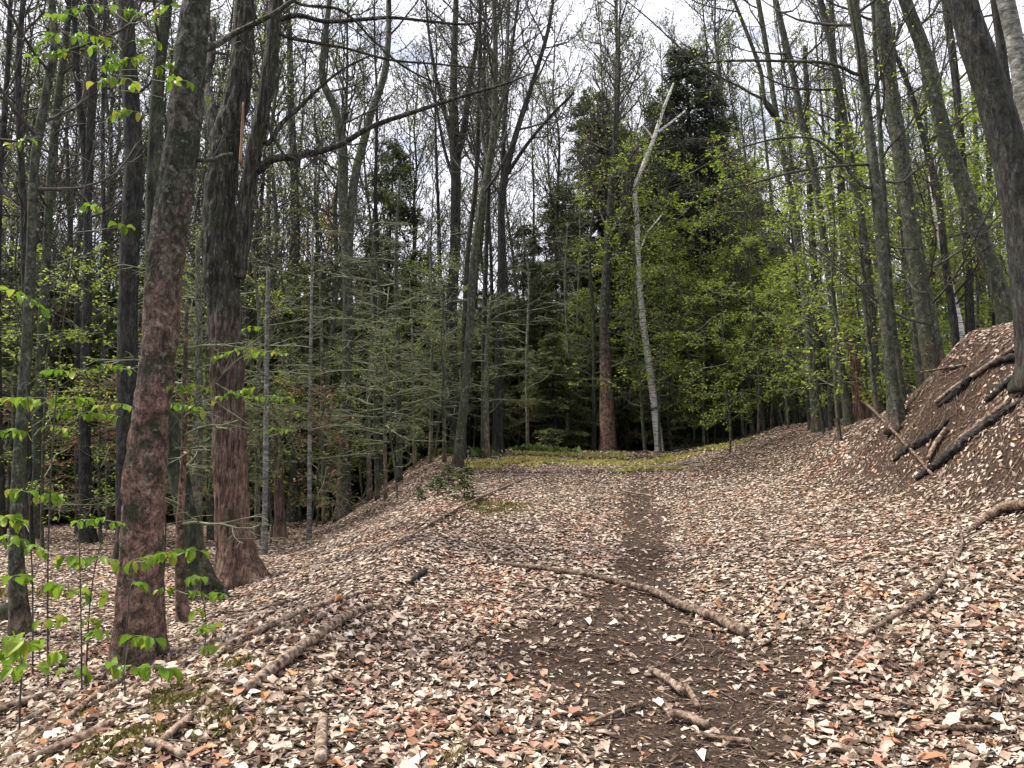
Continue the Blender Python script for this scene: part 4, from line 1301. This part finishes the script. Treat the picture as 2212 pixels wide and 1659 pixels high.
leafy(690, 440, 42, 'leaf_yellow', 'yellow-leaved tree glowing behind the big furrowed trunk', 3.2, 1, 8500)
leafy(240, 330, 44, 'leaf_far', 'light green tree behind the dark rough-barked trunk', 3.4, 2, 4600)
leafy(120, 470, 40, 'leaf_far', 'light green tree behind the crooked tree at far left', 3.0, 3, 4000)
leafy(20, 440, 46, 'leaf_rusty', 'rusty tree behind the stems at the left edge', 2.8, 4, 3600)
leafy(560, 430, 46, 'leaf_far', 'light green tree right of the big furrowed trunk', 3.0, 5, 4000)
leafy(420, 420, 48, 'leaf_far', 'light green tree between the two big left trunks', 3.0, 6, 4000)
leafy(1700, 300, 40, 'leaf_far', 'light green tree behind the left end of the bank stand', 3.2, 7, 4200)
leafy(1850, 380, 42, 'leaf_far', 'light green tree behind the mossy-footed bank trunk', 3.2, 8, 4200)
leafy(2000, 330, 40, 'leaf_far', 'light green tree behind the stout dark bank trunk', 3.0, 9, 4000)
leafy(2140, 420, 44, 'leaf_far', 'light green tree behind the grey-green bank trunk', 3.0, 10, 4000)

# slender bare trees that veil the sky
def bare_parts(H, seed, r0):
    rng = np.random.default_rng(seed)
    z = np.linspace(-0.4, H, 12)
    pts = np.stack([np.cumsum(rng.normal(0, 0.09, 12)), np.cumsum(rng.normal(0, 0.09, 12)), z], 1)
    pts[:, :2] -= pts[0, :2]
    tr = stem_mesh('trunk', pts, np.linspace(r0, 0.02, 12), 'bark_grey' if seed % 2 else 'bark_dark', 8, 0.4, 0.06, 5, 1, 0, 30, 0.3, seed)
    polys, tips = {}, []
    for k in range(30):
        f = 0.28 + 0.7 * (k + rng.uniform(0, 1)) / 30
        p = np.array([np.interp(f * H, z, pts[:, a]) for a in range(3)])
        az = rng.uniform(0, 6.283)
        d = np.array([math.cos(az) * 0.7, math.sin(az) * 0.7, rng.uniform(0.3, 0.9)])
        grow(polys, tips, p, d / np.linalg.norm(d), rng.uniform(1.6, 3.6) * (1.2 - 0.6 * f), 0.026, 0, 2, rng, kids=(8, 5), up=0.14, spread=0.8, rmin=(0.013, 0.009, 0.0065))
    Vs, Fs, off = [], [], 0
    for l, lst in polys.items():
        V, Fq = tubes(lst, 3)
        Vs.append(V)
        Fs.append(Fq + off)
        off += len(V)
    r = leaves_on(tips, 1.5, (0.05, 0.10), rng, spreadr=0.05)
    return [('trunk', tr), ('crown', mesh_np('crown', np.concatenate(Vs), np.concatenate(Fs), 'twig', True)), ('leaves', mesh_np('leaves', r[0], r[1], ('bud', 'leaf_far')[seed % 2]))]


BARE = [bare_parts(15, 51, 0.11), bare_parts(18, 52, 0.14), bare_parts(16, 53, 0.09), bare_parts(20, 54, 0.15), bare_parts(13, 55, 0.08)]
rb = random.Random(12)
for i in range(86):
    px = -90 + 33.2 * i + rb.uniform(-14, 14)
    if i >= 72:
        px = -60 + 50 * (i - 72) + rb.uniform(-20, 20)
    Y = rb.uniform(18, 27) if (i % 4 == 0 and not 960 < px < 1600) else rb.uniform(29, 41)
    p = unproj(px, 900, Y)
    gz = float(terrain(p[0:1], p[1:2])[0])
    o = thing('slender_tree', (p[0], p[1], gz), 'slender bare tree', 'tree', 'slender bare trees of the background')
    REG.append((o, 'slender bare tree', px, Y))
    top_ = unproj(px, rb.uniform(-120, 240), Y)
    s_ = (top_[2] - gz) / (15, 18, 16, 20, 13)[i % 5]
    o.scale = (s_ * 0.9, s_ * 0.9, s_)
    o.rotation_euler = (rb.gauss(0, 0.03), rb.gauss(0, 0.03) - (0.04 if px > 1600 else 0), rb.uniform(0, 6.28))
    for nm, me in BARE[i % 5]:
        link(nm, me, o)

# far-off wood: bare stems and crowns that read as one mass
rng = np.random.default_rng(77)
polys, tips = {}, []
stems_ = []
for i in range(45):
    Y = rng.uniform(42, 85)
    X = rng.uniform(-0.78, 0.78) * Y
    gz = float(terrain(np.array([X]), np.array([Y]))[0])
    H = rng.uniform(13, 22) * (0.8 + Y / 150)
    z = np.linspace(-0.5, H, 7)
    p = np.stack([X + np.cumsum(rng.normal(0, 0.18, 7)), Y + np.cumsum(rng.normal(0, 0.18, 7)), gz + z], 1)
    stems_.append((p, np.linspace(rng.uniform(0.09, 0.2), 0.03, 7)))
    for k in range(12):
        f = rng.uniform(0.35, 0.98)
        q = np.array([np.interp(f * H, z, p[:, a]) for a in range(3)])
        az = rng.uniform(0, 6.283)
        d = np.array([math.cos(az) * 0.6, math.sin(az) * 0.6, 0.8])
        grow(polys, tips, q, d, rng.uniform(2, 4.5) * (1.2 - 0.6 * f), 0.04, 0, 1, rng, nseg=(4, 3, 2), kids=(7, 3), up=0.12, spread=0.8, rmin=(0.022, 0.016, 0.012))
V0, F0 = tubes(stems_, 6)
Vs, Fs, off = [V0], [F0], len(V0)
for l, lst in polys.items():
    V, Fq = tubes(lst, 3)
    Vs.append(V)
    Fs.append(Fq + off)
    off += len(V)
tag(link('distant_woods', mesh_np('distant_woods', np.concatenate(Vs), np.concatenate(Fs), 'twig', True)), 'far-off bare wood closing the view behind the conifers', 'woods', None, 'stuff')
r = leaves_on(tips, 1.6, (0.16, 0.3), rng, spreadr=0.2)
tag(link('distant_foliage', mesh_np('distant_foliage', r[0], r[1], 'leaf_far')), 'thin spring leaf haze of the far-off wood', 'foliage', None, 'stuff')
settle_labels()

# ------------------------------------------------------------------ saplings with large young leaves in the left foreground
def droop_leaf(seed, fold, curl):
    tv, tf = leaf_template(curl, fold, 0.015, 0.95, seed)
    return tv, tf


near_me = [mesh_np('leaf', *droop_leaf(60 + i, f, c), 'leaf_near', True) for i, (f, c) in enumerate([(0.2, 0.1), (0.35, 0.16), (0.1, -0.12), (0.28, 0.22), (0.42, 0.06)])]


def leafy_sapling(label, stem, Y, sprays, droop=1.0, rstem=None):
    rg = random.Random(hash_str(label))
    if Y is None:
        Y = hit(stem[0][0], stem[0][1])[1]
    q = np.array([unproj(a, b_, Y) for a, b_ in stem])
    gz = float(terrain(q[0:1, 0], q[0:1, 1])[0])
    q[0, 2] = min(q[0, 2], gz - 0.03)
    base = np.array([q[0, 0], q[0, 1], gz])
    o = thing('leafy_sapling', base, label, 'sapling', 'young-leaved saplings in the left foreground')
    r0 = rstem or 0.008
    link('stem', stem_mesh('stem', q, np.linspace(r0, r0 * 0.4, len(q)), 'twig', 7, 0.06, 0.12, 30, 8, 0, 30, 0, 3, base), o)
    sp, _ = catmull(q, np.ones(len(q)), 0.05)
    sx, sy, _ = project(sp)
    for (x0, y0, x1, y1, n, size) in sprays:
        if label.startswith('tallest'):
            n, size = int(n * 1.4), size * 1.15
        yo = rg.uniform(-0.35, 0.35)
        a = unproj(x0, y0, Y + yo)
        b_ = unproj(x1, y1, Y + yo + rg.uniform(-0.25, 0.25))
        k = int(np.argmin((sx - x0) ** 2 + (sy - (y0 + 25)) ** 2))
        k1 = int(np.argmin((sx - x1) ** 2 + (sy - (y1 + 25)) ** 2))
        s = sp[k]
        if (sx[k1] - x1) ** 2 + (sy[k1] - y1) ** 2 < (sx[k] - x0) ** 2 + (sy[k] - y0) ** 2:
            a, b_ = b_, a
            s = sp[k1]
        if np.linalg.norm(s - a) > 0.06:
            mid = (s + a) / 2 + np.array([0, 0, rg.uniform(-0.02, 0.04)])
            tw = [s, mid, a, (a + b_) / 2 + np.array([rg.gauss(0, .01), rg.gauss(0, .02), 0.02]), b_]
        else:
            tw = [s, a, (a + b_) / 2 + np.array([rg.gauss(0, .01), rg.gauss(0, .02), 0.02]), b_]
        two = link('twig', stem_mesh('twig', np.array(tw), np.linspace(0.0045, 0.002, len(tw)), 'twig_pale', 5, 0.05, 0.1, 40, 10, 0, 30, 0, 4, base), o)
        for i in range(n):
            f = (i + rg.uniform(0.1, 0.9)) / n
            p = a * (1 - f) + b_ * f + np.array([0, 0, 0.02 * math.sin(f * 3.1)])
            lo = link('leaf', near_me[rg.randrange(5)], two, p - base + np.array([rg.gauss(0, 0.004), rg.gauss(0, 0.008), rg.gauss(0, 0.004)]))
            L = 1.15 * size * Y / FPX * rg.uniform(0.8, 1.25)
            lo.scale = (L, L, L)
            pit = math.radians(rg.uniform(25, 80)) * droop
            lo.rotation_euler = (rg.gauss(0, 0.5), pit, rg.uniform(0, 6.28))


leafy_sapling('sapling with the largest young leaves in the lower left corner', [(42, 1590), (44, 1500), (47, 1440), (40, 1385)], 5.9,
              [(5, 1378, 60, 1386, 7, 38), (20, 1400, 83, 1392, 7, 36), (14, 1442, 90, 1446, 7, 26), (60, 1408, 30, 1425, 4, 30)])
leafy_sapling('thin sapling with hanging leaves left of the knotted trunk', [(180, 1560), (177, 1500), (176, 1400), (174, 1300), (172, 1206), (168, 1130)], 6.4,
              [(130, 1204, 186, 1208, 7, 26), (80, 1268, 137, 1266, 8, 25), (90, 1342, 137, 1340, 5, 22), (120, 1412, 150, 1418, 4, 28), (147, 1450, 182, 1452, 4, 26), (167, 1126, 262, 1130, 11, 18), (170, 1342, 230, 1343, 6, 18)])
leafy_sapling('forking sapling close by the left side of knotted trunk', [(186, 1470), (189, 1390), (194, 1310), (203, 1240), (220, 1170), (236, 1130)], 6.8,
              [(205, 1208, 253, 1210, 5, 25), (150, 1282, 200, 1284, 4, 22), (212, 1284, 232, 1286, 2, 24), (190, 1368, 220, 1366, 4, 25), (20, 1246, 57, 1248, 6, 26), (70, 1180, 110, 1196, 6, 20)])
leafy_sapling('low sapling with a row of leaves before the foot of the knotted trunk', [(274, 1640), (272, 1560), (270, 1500), (268, 1447)], 5.6,
              [(232, 1444, 262, 1440, 3, 34), (272, 1442, 300, 1444, 4, 26), (308, 1444, 366, 1446, 8, 27), (280, 1378, 333, 1380, 6, 25)])
leafy_sapling('sapling holding leaves across the front of knotted and mossy trunks', [(262, 1520), (268, 1420), (276, 1330), (282, 1260), (290, 1215)], 6.2,
              [(278, 1216, 330, 1206, 6, 26), (338, 1200, 382, 1196, 8, 24), (400, 1192, 436, 1192, 6, 24), (285, 1262, 300, 1262, 2, 24)])
leafy_sapling('low twiggy sapling below the mossy leaning trunk', [(432, 1640), (431, 1560), (429, 1490), (440, 1420), (444, 1330), (430, 1262)], 6.6,
              [(398, 1254, 434, 1248, 6, 22), (400, 1278, 440, 1284, 7, 18), (450, 1284, 494, 1292, 6, 18), (412, 1324, 434, 1322, 4, 22), (430, 1358, 466, 1352, 6, 18), (440, 1400, 466, 1398, 5, 22), (345, 1272, 380, 1274, 6, 14)])
leafy_sapling('tall sapling spreading tiers of green leaves at the left edge', [(76, 1400), (70, 1250), (64, 1100), (74, 980), (60, 860), (44, 740), (30, 640)], 7.2,
              [(0, 862, 100, 866, 11, 24), (104, 866, 200, 862, 11, 23), (0, 628, 48, 632, 6, 24), (52, 640, 96, 668, 6, 22), (133, 892, 260, 900, 15, 17), (0, 1118, 46, 1130, 8, 22), (0, 930, 60, 936, 7, 18), (90, 802, 160, 806, 9, 15), (80, 1072, 133, 1076, 8, 20), (6, 1160, 46, 1166, 7, 22), (100, 920, 150, 930, 6, 16), (10, 1060, 60, 1064, 6, 20)])
leafy_sapling('sapling with feathery tiers of leaves crossing the big furrowed trunk', [(352, 1290), (358, 1150), (362, 940), (392, 900), (440, 860), (480, 810)], 7.4,
              [(372, 836, 450, 838, 13, 15), (463, 862, 558, 836, 15, 15), (460, 772, 540, 752, 14, 13), (540, 762, 622, 766, 14, 12), (365, 872, 442, 886, 11, 17), (534, 858, 636, 862, 14, 11), (216, 878, 278, 876, 8, 18), (200, 790, 283, 796, 11, 14), (568, 930, 632, 932, 8, 10), (527, 712, 566, 708, 6, 10)])
leafy_sapling('tallest sapling, leaves hanging high against the sky at upper left', [(110, 1420), (104, 1200), (118, 900), (150, 600), (200, 330), (262, 120), (300, -30)], 6.9,
              [(60, 130, 150, 110, 10, 14), (80, 100, 130, 70, 6, 14), (150, 80, 240, 84, 11, 15), (190, 100, 240, 112, 6, 16), (225, 140, 300, 124, 10, 15), (250, 20, 300, 30, 8, 15), (240, 250, 300, 240, 7, 15), (10, 320, 70, 300, 6, 13), (330, 150, 372, 140, 6, 15), (330, 40, 370, 10, 6, 14), (360, 176, 412, 178, 6, 16), (380, 214, 446, 212, 6, 15), (255, 490, 275, 492, 3, 18), (170, 450, 215, 446, 8, 13), (300, 90, 345, 92, 6, 14), (150, 20, 230, 14, 8, 14), (270, 170, 300, 190, 5, 16), (200, 180, 250, 170, 7, 15), (100, 40, 150, 30, 6, 14)])


# ------------------------------------------------------------------ fallen wood
def on_ground(pts, lift=0.5):
    q, r_ = [], []
    for px, py, w_ in pts:
        g = hit(px, py)
        if g is None or g[1] > 30:
            g = unproj(px, py, q[-1][1] if q else 12.0)
        r = w_ * np.linalg.norm(g - CAM) / FPX / 2
        g[2] += r * (lift + 0.1) + 0.022
        q.append(g)
        r_.append(r)
    return np.array(q), np.array(r_)


def wood(name, label, pts, mat='deadwood', cat='branch', group=None, sides=10, lift=0.6, rough=0.10, offs=(), step=0.05):
    q, r_ = on_ground(pts, lift)
    base = q[len(q) // 2].copy()
    base[2] = float(terrain(base[0:1], base[1:2])[0])
    o = thing(name, base, label, cat, group)
    sd_ = hash_str(label) % 9999
    link('wood', stem_mesh('wood', q, r_, mat, sides, step, rough, 22, 22, 0.05, 60, 0, sd_, base), o)
    for of in offs:
        q2, r2 = on_ground(of, 1.2)
        link('side_twig', stem_mesh('side_twig', q2, r2, mat, 6, step, rough, 22, 22, 0, 60, 0, sd_ + 1, base), o)


wood('fallen_branch', 'long brown branch lying right across the track', [(1062, 1222, 7), (1130, 1233, 8), (1203, 1240, 9), (1270, 1250, 10), (1337, 1270, 13), (1404, 1288, 15), (1470, 1322, 18), (1541, 1348, 20), (1610, 1386, 22)], 'deadwood', lift=0.9, sides=12, offs=[[(1067, 1223, 6), (1048, 1196, 5), (1027, 1162, 3)]])
wood('fallen_branch', 'slim stick just below the long branch across the track', [(1137, 1276, 5), (1220, 1283, 6), (1290, 1296, 7)], 'deadwood')
wood('fallen_log', 'long pale slender log slanting up the left shoulder', [(455, 1442, 10), (500, 1402, 12), (567, 1373, 13), (667, 1326, 12), (737, 1303, 10), (806, 1282, 6)], 'deadwood_pale', 'log', lift=0.9)
wood('fallen_log', 'thick ringed pale log along the left shoulder', [(532, 1504, 20), (580, 1466, 25), (633, 1428, 24), (690, 1384, 23), (737, 1353, 20), (800, 1320, 12)], 'deadwood_pale', 'log', lift=0.5, sides=16, step=0.03)
wood('fallen_branch', 'short pale split stick at the bottom left', [(313, 1622, 15), (350, 1636, 16), (396, 1652, 13)], 'deadwood_pale', lift=0.9)
wood('fallen_log', 'short log pointing at the viewer at the bottom edge', [(698, 1566, 17), (694, 1610, 22), (692, 1668, 25)], 'deadwood_pale', 'log', lift=0.8, sides=14, step=0.03)
wood('fallen_log', 'long brown log in the lower left corner', [(60, 1660, 15), (120, 1634, 17), (187, 1606, 16), (243, 1570, 9)], 'deadwood', 'log', lift=0.7, sides=14)
wood('fallen_log', 'dark log end at the left edge below the large leaves', [(-20, 1552, 16), (67, 1526, 15), (120, 1504, 9)], 'deadwood', 'log', lift=0.7)
wood('fallen_branch', 'thin dark pole running down to the foot of the knotted trunk', [(57, 1622, 8), (140, 1568, 11), (210, 1512, 12), (268, 1474, 9)], 'deadwood', lift=0.8)
wood('fallen_branch', 'brown stick beside the moss at lower left', [(347, 1622, 14), (380, 1594, 15), (412, 1568, 14)], 'deadwood', lift=0.9)
wood('fallen_branch', 'upper pale stick on the bare patch of track', [(1407, 1466, 14), (1440, 1488, 16), (1476, 1518, 15)], 'deadwood_pale', lift=1.2)
wood('fallen_branch', 'short upright-lying stick on the bare patch of track', [(1482, 1494, 11), (1496, 1520, 12), (1509, 1545, 11)], 'deadwood', lift=1.0)
wood('fallen_branch', 'dark short stick below the upper pale stick', [(1444, 1562, 17), (1490, 1572, 18), (1530, 1588, 15)], 'deadwood', lift=0.9)
wood('fallen_branch', 'lowest brown stick on the bare patch of track', [(1502, 1600, 8), (1560, 1610, 10), (1620, 1620, 11)], 'deadwood', lift=0.9)
wood('fallen_branch', 'thin dark stick lying left of the bare patch', [(1257, 1584, 6), (1330, 1552, 8), (1388, 1530, 9)], 'deadwood')
wood('fallen_branch', 'forked twiggy branch on the leafy slope at right', [(1868, 1385, 7), (1922, 1353, 10), (2008, 1300, 10), (2048, 1246, 8), (2078, 1190, 6), (2068, 1130, 3)], 'deadwood', lift=1.2, offs=[[(2008, 1300, 6), (2040, 1295, 4), (2075, 1280, 3)]])
wood('fallen_branch', 'thick branch end at the right edge below the bank', [(2098, 1153, 9), (2130, 1130, 13), (2162, 1118, 18), (2230, 1108, 22)], 'deadwood', lift=1.0)
wood('fallen_branch', 'straight brown stick low in the right corner', [(2008, 1583, 8), (2075, 1590, 10), (2143, 1586, 9)], 'deadwood')
wood('fallen_branch', 'short stub of wood at the bottom right', [(1798, 1628, 14), (1840, 1638, 16), (1878, 1646, 13)], 'deadwood')
wood('fallen_branch', 'curved twig on the upper track', [(1347, 1066, 4), (1404, 1076, 4), (1446, 1102, 4)], 'deadwood_pale', lift=1.2)
wood('fallen_branch', 'thin pole up the left shoulder to the moss', [(864, 1182, 4), (925, 1142, 5), (987, 1106, 5), (1060, 1072, 5), (1127, 1042, 4)], 'deadwood', lift=1.4)
wood('fallen_branch', 'thin stick in the leaves left of the long pale log', [(470, 1330, 4), (560, 1322, 5), (640, 1300, 4)], 'deadwood_pale', lift=1.2)
wood('fallen_branch', 'pale pole lying up the middle of the raw bank', [(2072, 966, 8), (2120, 928, 9), (2165, 894, 9), (2225, 846, 9)], 'deadwood_pale', lift=2.0)
wood('fallen_branch', 'long pole lying along the top of the raw bank', [(2022, 890, 7), (2062, 850, 8), (2108, 823, 9), (2160, 785, 8), (2218, 746, 7)], 'deadwood_pale', lift=2.0)
wood('fallen_branch', 'short pale stick leaning at the foot of the bank', [(2005, 1008, 8), (2024, 974, 10), (2046, 946, 9)], 'deadwood_pale', lift=2.0)
wood('fallen_branch', 'dark branch trailing down the bank foot to the right', [(1872, 898, 5), (1942, 955, 6), (1980, 995, 6), (2016, 1038, 6)], 'deadwood', lift=2.0)
wood('fallen_branch', 'thin stick high on the bank under the leaning trunks', [(1990, 812, 4), (2075, 800, 5), (2195, 768, 4)], 'deadwood', lift=2.0)
for i, (lab, pts, lf) in enumerate([
        ('dark rotten log at the foot of the raw bank', [(1932, 1000, 6), (1955, 985, 14), (1990, 962, 17), (2030, 935, 12), (2050, 920, 5)], 0.2),
        ('dark rotten log slanting up the middle of the raw bank', [(1978, 1042, 8), (2010, 1025, 18), (2062, 982, 21), (2130, 925, 17), (2190, 885, 13), (2235, 858, 10)], 0.2),
        ('dark rotten log near the top of the raw bank', [(2025, 892, 6), (2062, 858, 14), (2110, 818, 18), (2165, 792, 15), (2225, 776, 11)], 0.2),
        ('dark rotten log at the right edge under the bank top', [(2130, 872, 6), (2170, 842, 14), (2235, 800, 15)], 0.2),
        ('small charred stick end on the left shoulder', [(885, 1266, 5), (900, 1254, 12), (912, 1246, 13), (922, 1238, 6)], 0.4),
        ('smaller charred stick end by the ringed log', [(852, 1318, 4), (866, 1306, 8), (878, 1296, 4)], 0.4)]):
    wood('rotten_log', lab, pts, 'rotten', 'log', lift=lf, sides=18, rough=0.28, step=0.03)
tree('stump', 'dark mossy boulder-like stump at the left edge', 'stump', [(8, 1334, 52), (10, 1318, 48), (8, 1306, 34)], None, 'bark_mossy', name='stump', nb=0, sides=18, step=0.03, rough=0.15, flare=0.3)

# twigs scattered through the litter
polys = []
rng = np.random.default_rng(33)
for i in range(2100):
    y = 3.8 + 16 * rng.uniform() ** 1.5
    x = rng.uniform(-0.8, 0.72) * y
    if i > 1500:
        x, y = rng.normal(6.4, 0.7), rng.uniform(7.5, 13.5)
    L = rng.uniform(0.12, 0.6)
    a = rng.uniform(0, math.pi)
    t = np.linspace(-0.5, 0.5, 5)
    xx = x + np.cos(a) * t * L + rng.normal(0, 0.012, 5)
    yy = y + np.sin(a) * t * L + rng.normal(0, 0.012, 5)
    zz = terrain(xx, yy) + rng.uniform(0.012, 0.05) + rng.uniform(-0.02, 0.05) * t
    polys.append((np.stack([xx, yy, zz], 1), np.linspace(rng.uniform(0.003, 0.007), 0.002, 5)))
V, Fq = tubes(polys, 3)
tag(link('twig_litter', mesh_np('twig_litter', V, Fq, 'deadwood', True), ground), None, None, None, 'stuff')


# ------------------------------------------------------------------ moss, herbs and undergrowth
def patch(centres, per, size, tilt, rng, upright):
    P_, S_ = [], []
    for px, py, wx, wy in centres:
        g = hit(px, py)
        if g is None:
            continue
        k = np.linalg.norm(g - CAM) / FPX
        n = int(per * wx * wy * k * k * 4)
        n = min(max(n, 30), 6000)
        x = g[0] + rng.normal(0, 0.6, n) * wx * k
        y = g[1] + rng.normal(0, 0.6, n) * wy * k * 3.2
        keep = n2(x, y, 3.0, 17) + 0.5 * n2(x, y, 11.0, 18) > -0.08
        P_.append(np.stack([x[keep], y[keep]], 1))
        S_.append(np.full(int(keep.sum()), 1.0))
    q = np.concatenate(P_)
    n = len(q)
    pos = np.stack([q[:, 0], q[:, 1], terrain(q[:, 0], q[:, 1]) + 0.012 + rng.uniform(0, 0.02, n)], 1)
    if upright:
        d = rng.normal(0, tilt, (n, 3))
        d[:, 2] = 1
        R = frames(d, rng, 1.0)
        Rm = R.copy()
    else:
        Rm = rot_batch(n, tilt, rng)
    s = rng.uniform(size[0], size[1], n)
    return scatter(LEAF4[0], LEAF4[1], pos, Rm, np.stack([s, s, s], 1))


rng = np.random.default_rng(55)
V, Fq = patch([(500, 1560, 60, 22), (370, 1520, 60, 22), (380, 1500, 30, 10), (215, 1640, 60, 20), (1075, 1100, 50, 22), (1010, 1085, 30, 20), (520, 1440, 30, 8), (80, 1590, 60, 20), (300, 1595, 60, 15), (60, 1290, 80, 15), (700, 1085, 40, 8)], 9000, (0.018, 0.05), 0.7, rng, True)
tag(link('moss', mesh_np('moss', V, Fq, 'moss')), 'olive moss cushions on the left shoulder and hollow', 'moss', None, 'stuff')
V, Fq = patch([(1150, 1000, 120, 12), (1340, 1005, 120, 12), (1480, 985, 80, 10), (1240, 985, 120, 8), (1550, 970, 60, 6), (1060, 1010, 60, 8), (1400, 1018, 60, 5)], 2600, (0.05, 0.12), 0.9, rng, True)
tag(link('herb_cover', mesh_np('herb_cover', V, Fq, 'yellow_herb')), 'yellow-green herbs sprouting where the track crests', 'herbs', None, 'stuff')
V, Fq = patch([(1230, 966, 110, 7), (1150, 978, 70, 7), (1370, 955, 80, 6), (1460, 950, 80, 6), (1560, 945, 60, 6), (1300, 960, 120, 5), (1000, 985, 50, 8)], 1600, (0.12, 0.3), 0.8, rng, True)
tag(link('undergrowth', mesh_np('undergrowth', V, Fq, 'fern')), 'low green undergrowth along the far edge of the track', 'undergrowth', None, 'stuff')

# small conifer seedlings on the shoulder
for i, (px, py, h, lab) in enumerate([(1003, 1078, 0.6, 'knee-high conifer seedling on the left shoulder of the track'), (945, 1072, 0.4, 'low dark conifer seedling left of the knee-high one'), (905, 1085, 0.3, 'lowest dark conifer seedling on the shoulder'), (968, 1050, 0.45, 'conifer seedling behind the knee-high one'),
                                      (1185, 978, 0.8, 'bushy conifer seedling at the left of the crest'), (1255, 968, 0.7, 'bushy conifer seedling left of the red-footed trunk')]):
    g = hit(px, py)
    o = thing('conifer_seedling', g, lab, 'seedling', 'conifer seedlings on the shoulder')
    s = h / 9
    o.scale = (s * 1.5, s * 1.5, s)
    if i == 0:
        rg = np.random.default_rng(9)
        pl, tp = {}, []
        for k in range(11):
            az = rg.uniform(0, 6.28)
            f = 0.1 + 0.85 * k / 11
            grow(pl, tp, np.array([0, 0, 9 * f]), np.array([math.cos(az), math.sin(az), 0.35]), 3.4 * (1.1 - f), 0.12, 1, 2, rg, kids=(6, 6), up=0.0, flat=0.25, rmin=(0.08, 0.06, 0.04))
        Vb, Fb = tubes(pl[1], 4)
        r = leaves_on(tp, 4, (0.7, 1.4), rg, spreadr=0.25, droop=0.1)
        SEED = [('stem', stem_mesh('stem', np.array([[0, 0, -0.3], [0.05, 0.1, 4], [0, 0, 9]]), [0.14, 0.1, 0.05], 'twig', 6, 1.0)), ('branches', mesh_np('branches', Vb, Fb, 'twig', True)), ('needles', mesh_np('needles', r[0], r[1], 'needles'))]
    o.rotation_euler = (0, 0, i * 1.3)
    for nm, me in SEED:
        link(nm, me, o)

# tuft of sprouting grass at the bottom edge
g = hit(985, 1652)
o = thing('grass_tuft', g, 'tuft of dry and sprouting grass at the bottom edge', 'grass')
rg = np.random.default_rng(4)
for i in range(26):
    a = rg.uniform(0, 6.28)
    L = rg.uniform(0.08, 0.2)
    s = np.array([rg.normal(0, 0.05), rg.normal(0, 0.04), 0.0])
    d = np.array([math.cos(a) * 0.35, math.sin(a) * 0.35, 1.0])
    t = np.linspace(0, 1, 5)[:, None]
    pts = s + d * t * L + np.array([d[0], d[1], -0.5]) * (t ** 2) * L * 0.4
    V, Fq = tubes([(pts, np.linspace(0.0032, 0.0006, 5))], 3)
    link('blade', mesh_np('blade', V, Fq, 'yellow_herb' if i % 3 else 'deadwood_pale'), o)

print('objects', len(bpy.data.objects), 'tris', sum(sum(p.loop_total - 2 for p in ()) or len(m_.loops) - 2 * len(m_.polygons) for m_ in bpy.data.meshes))
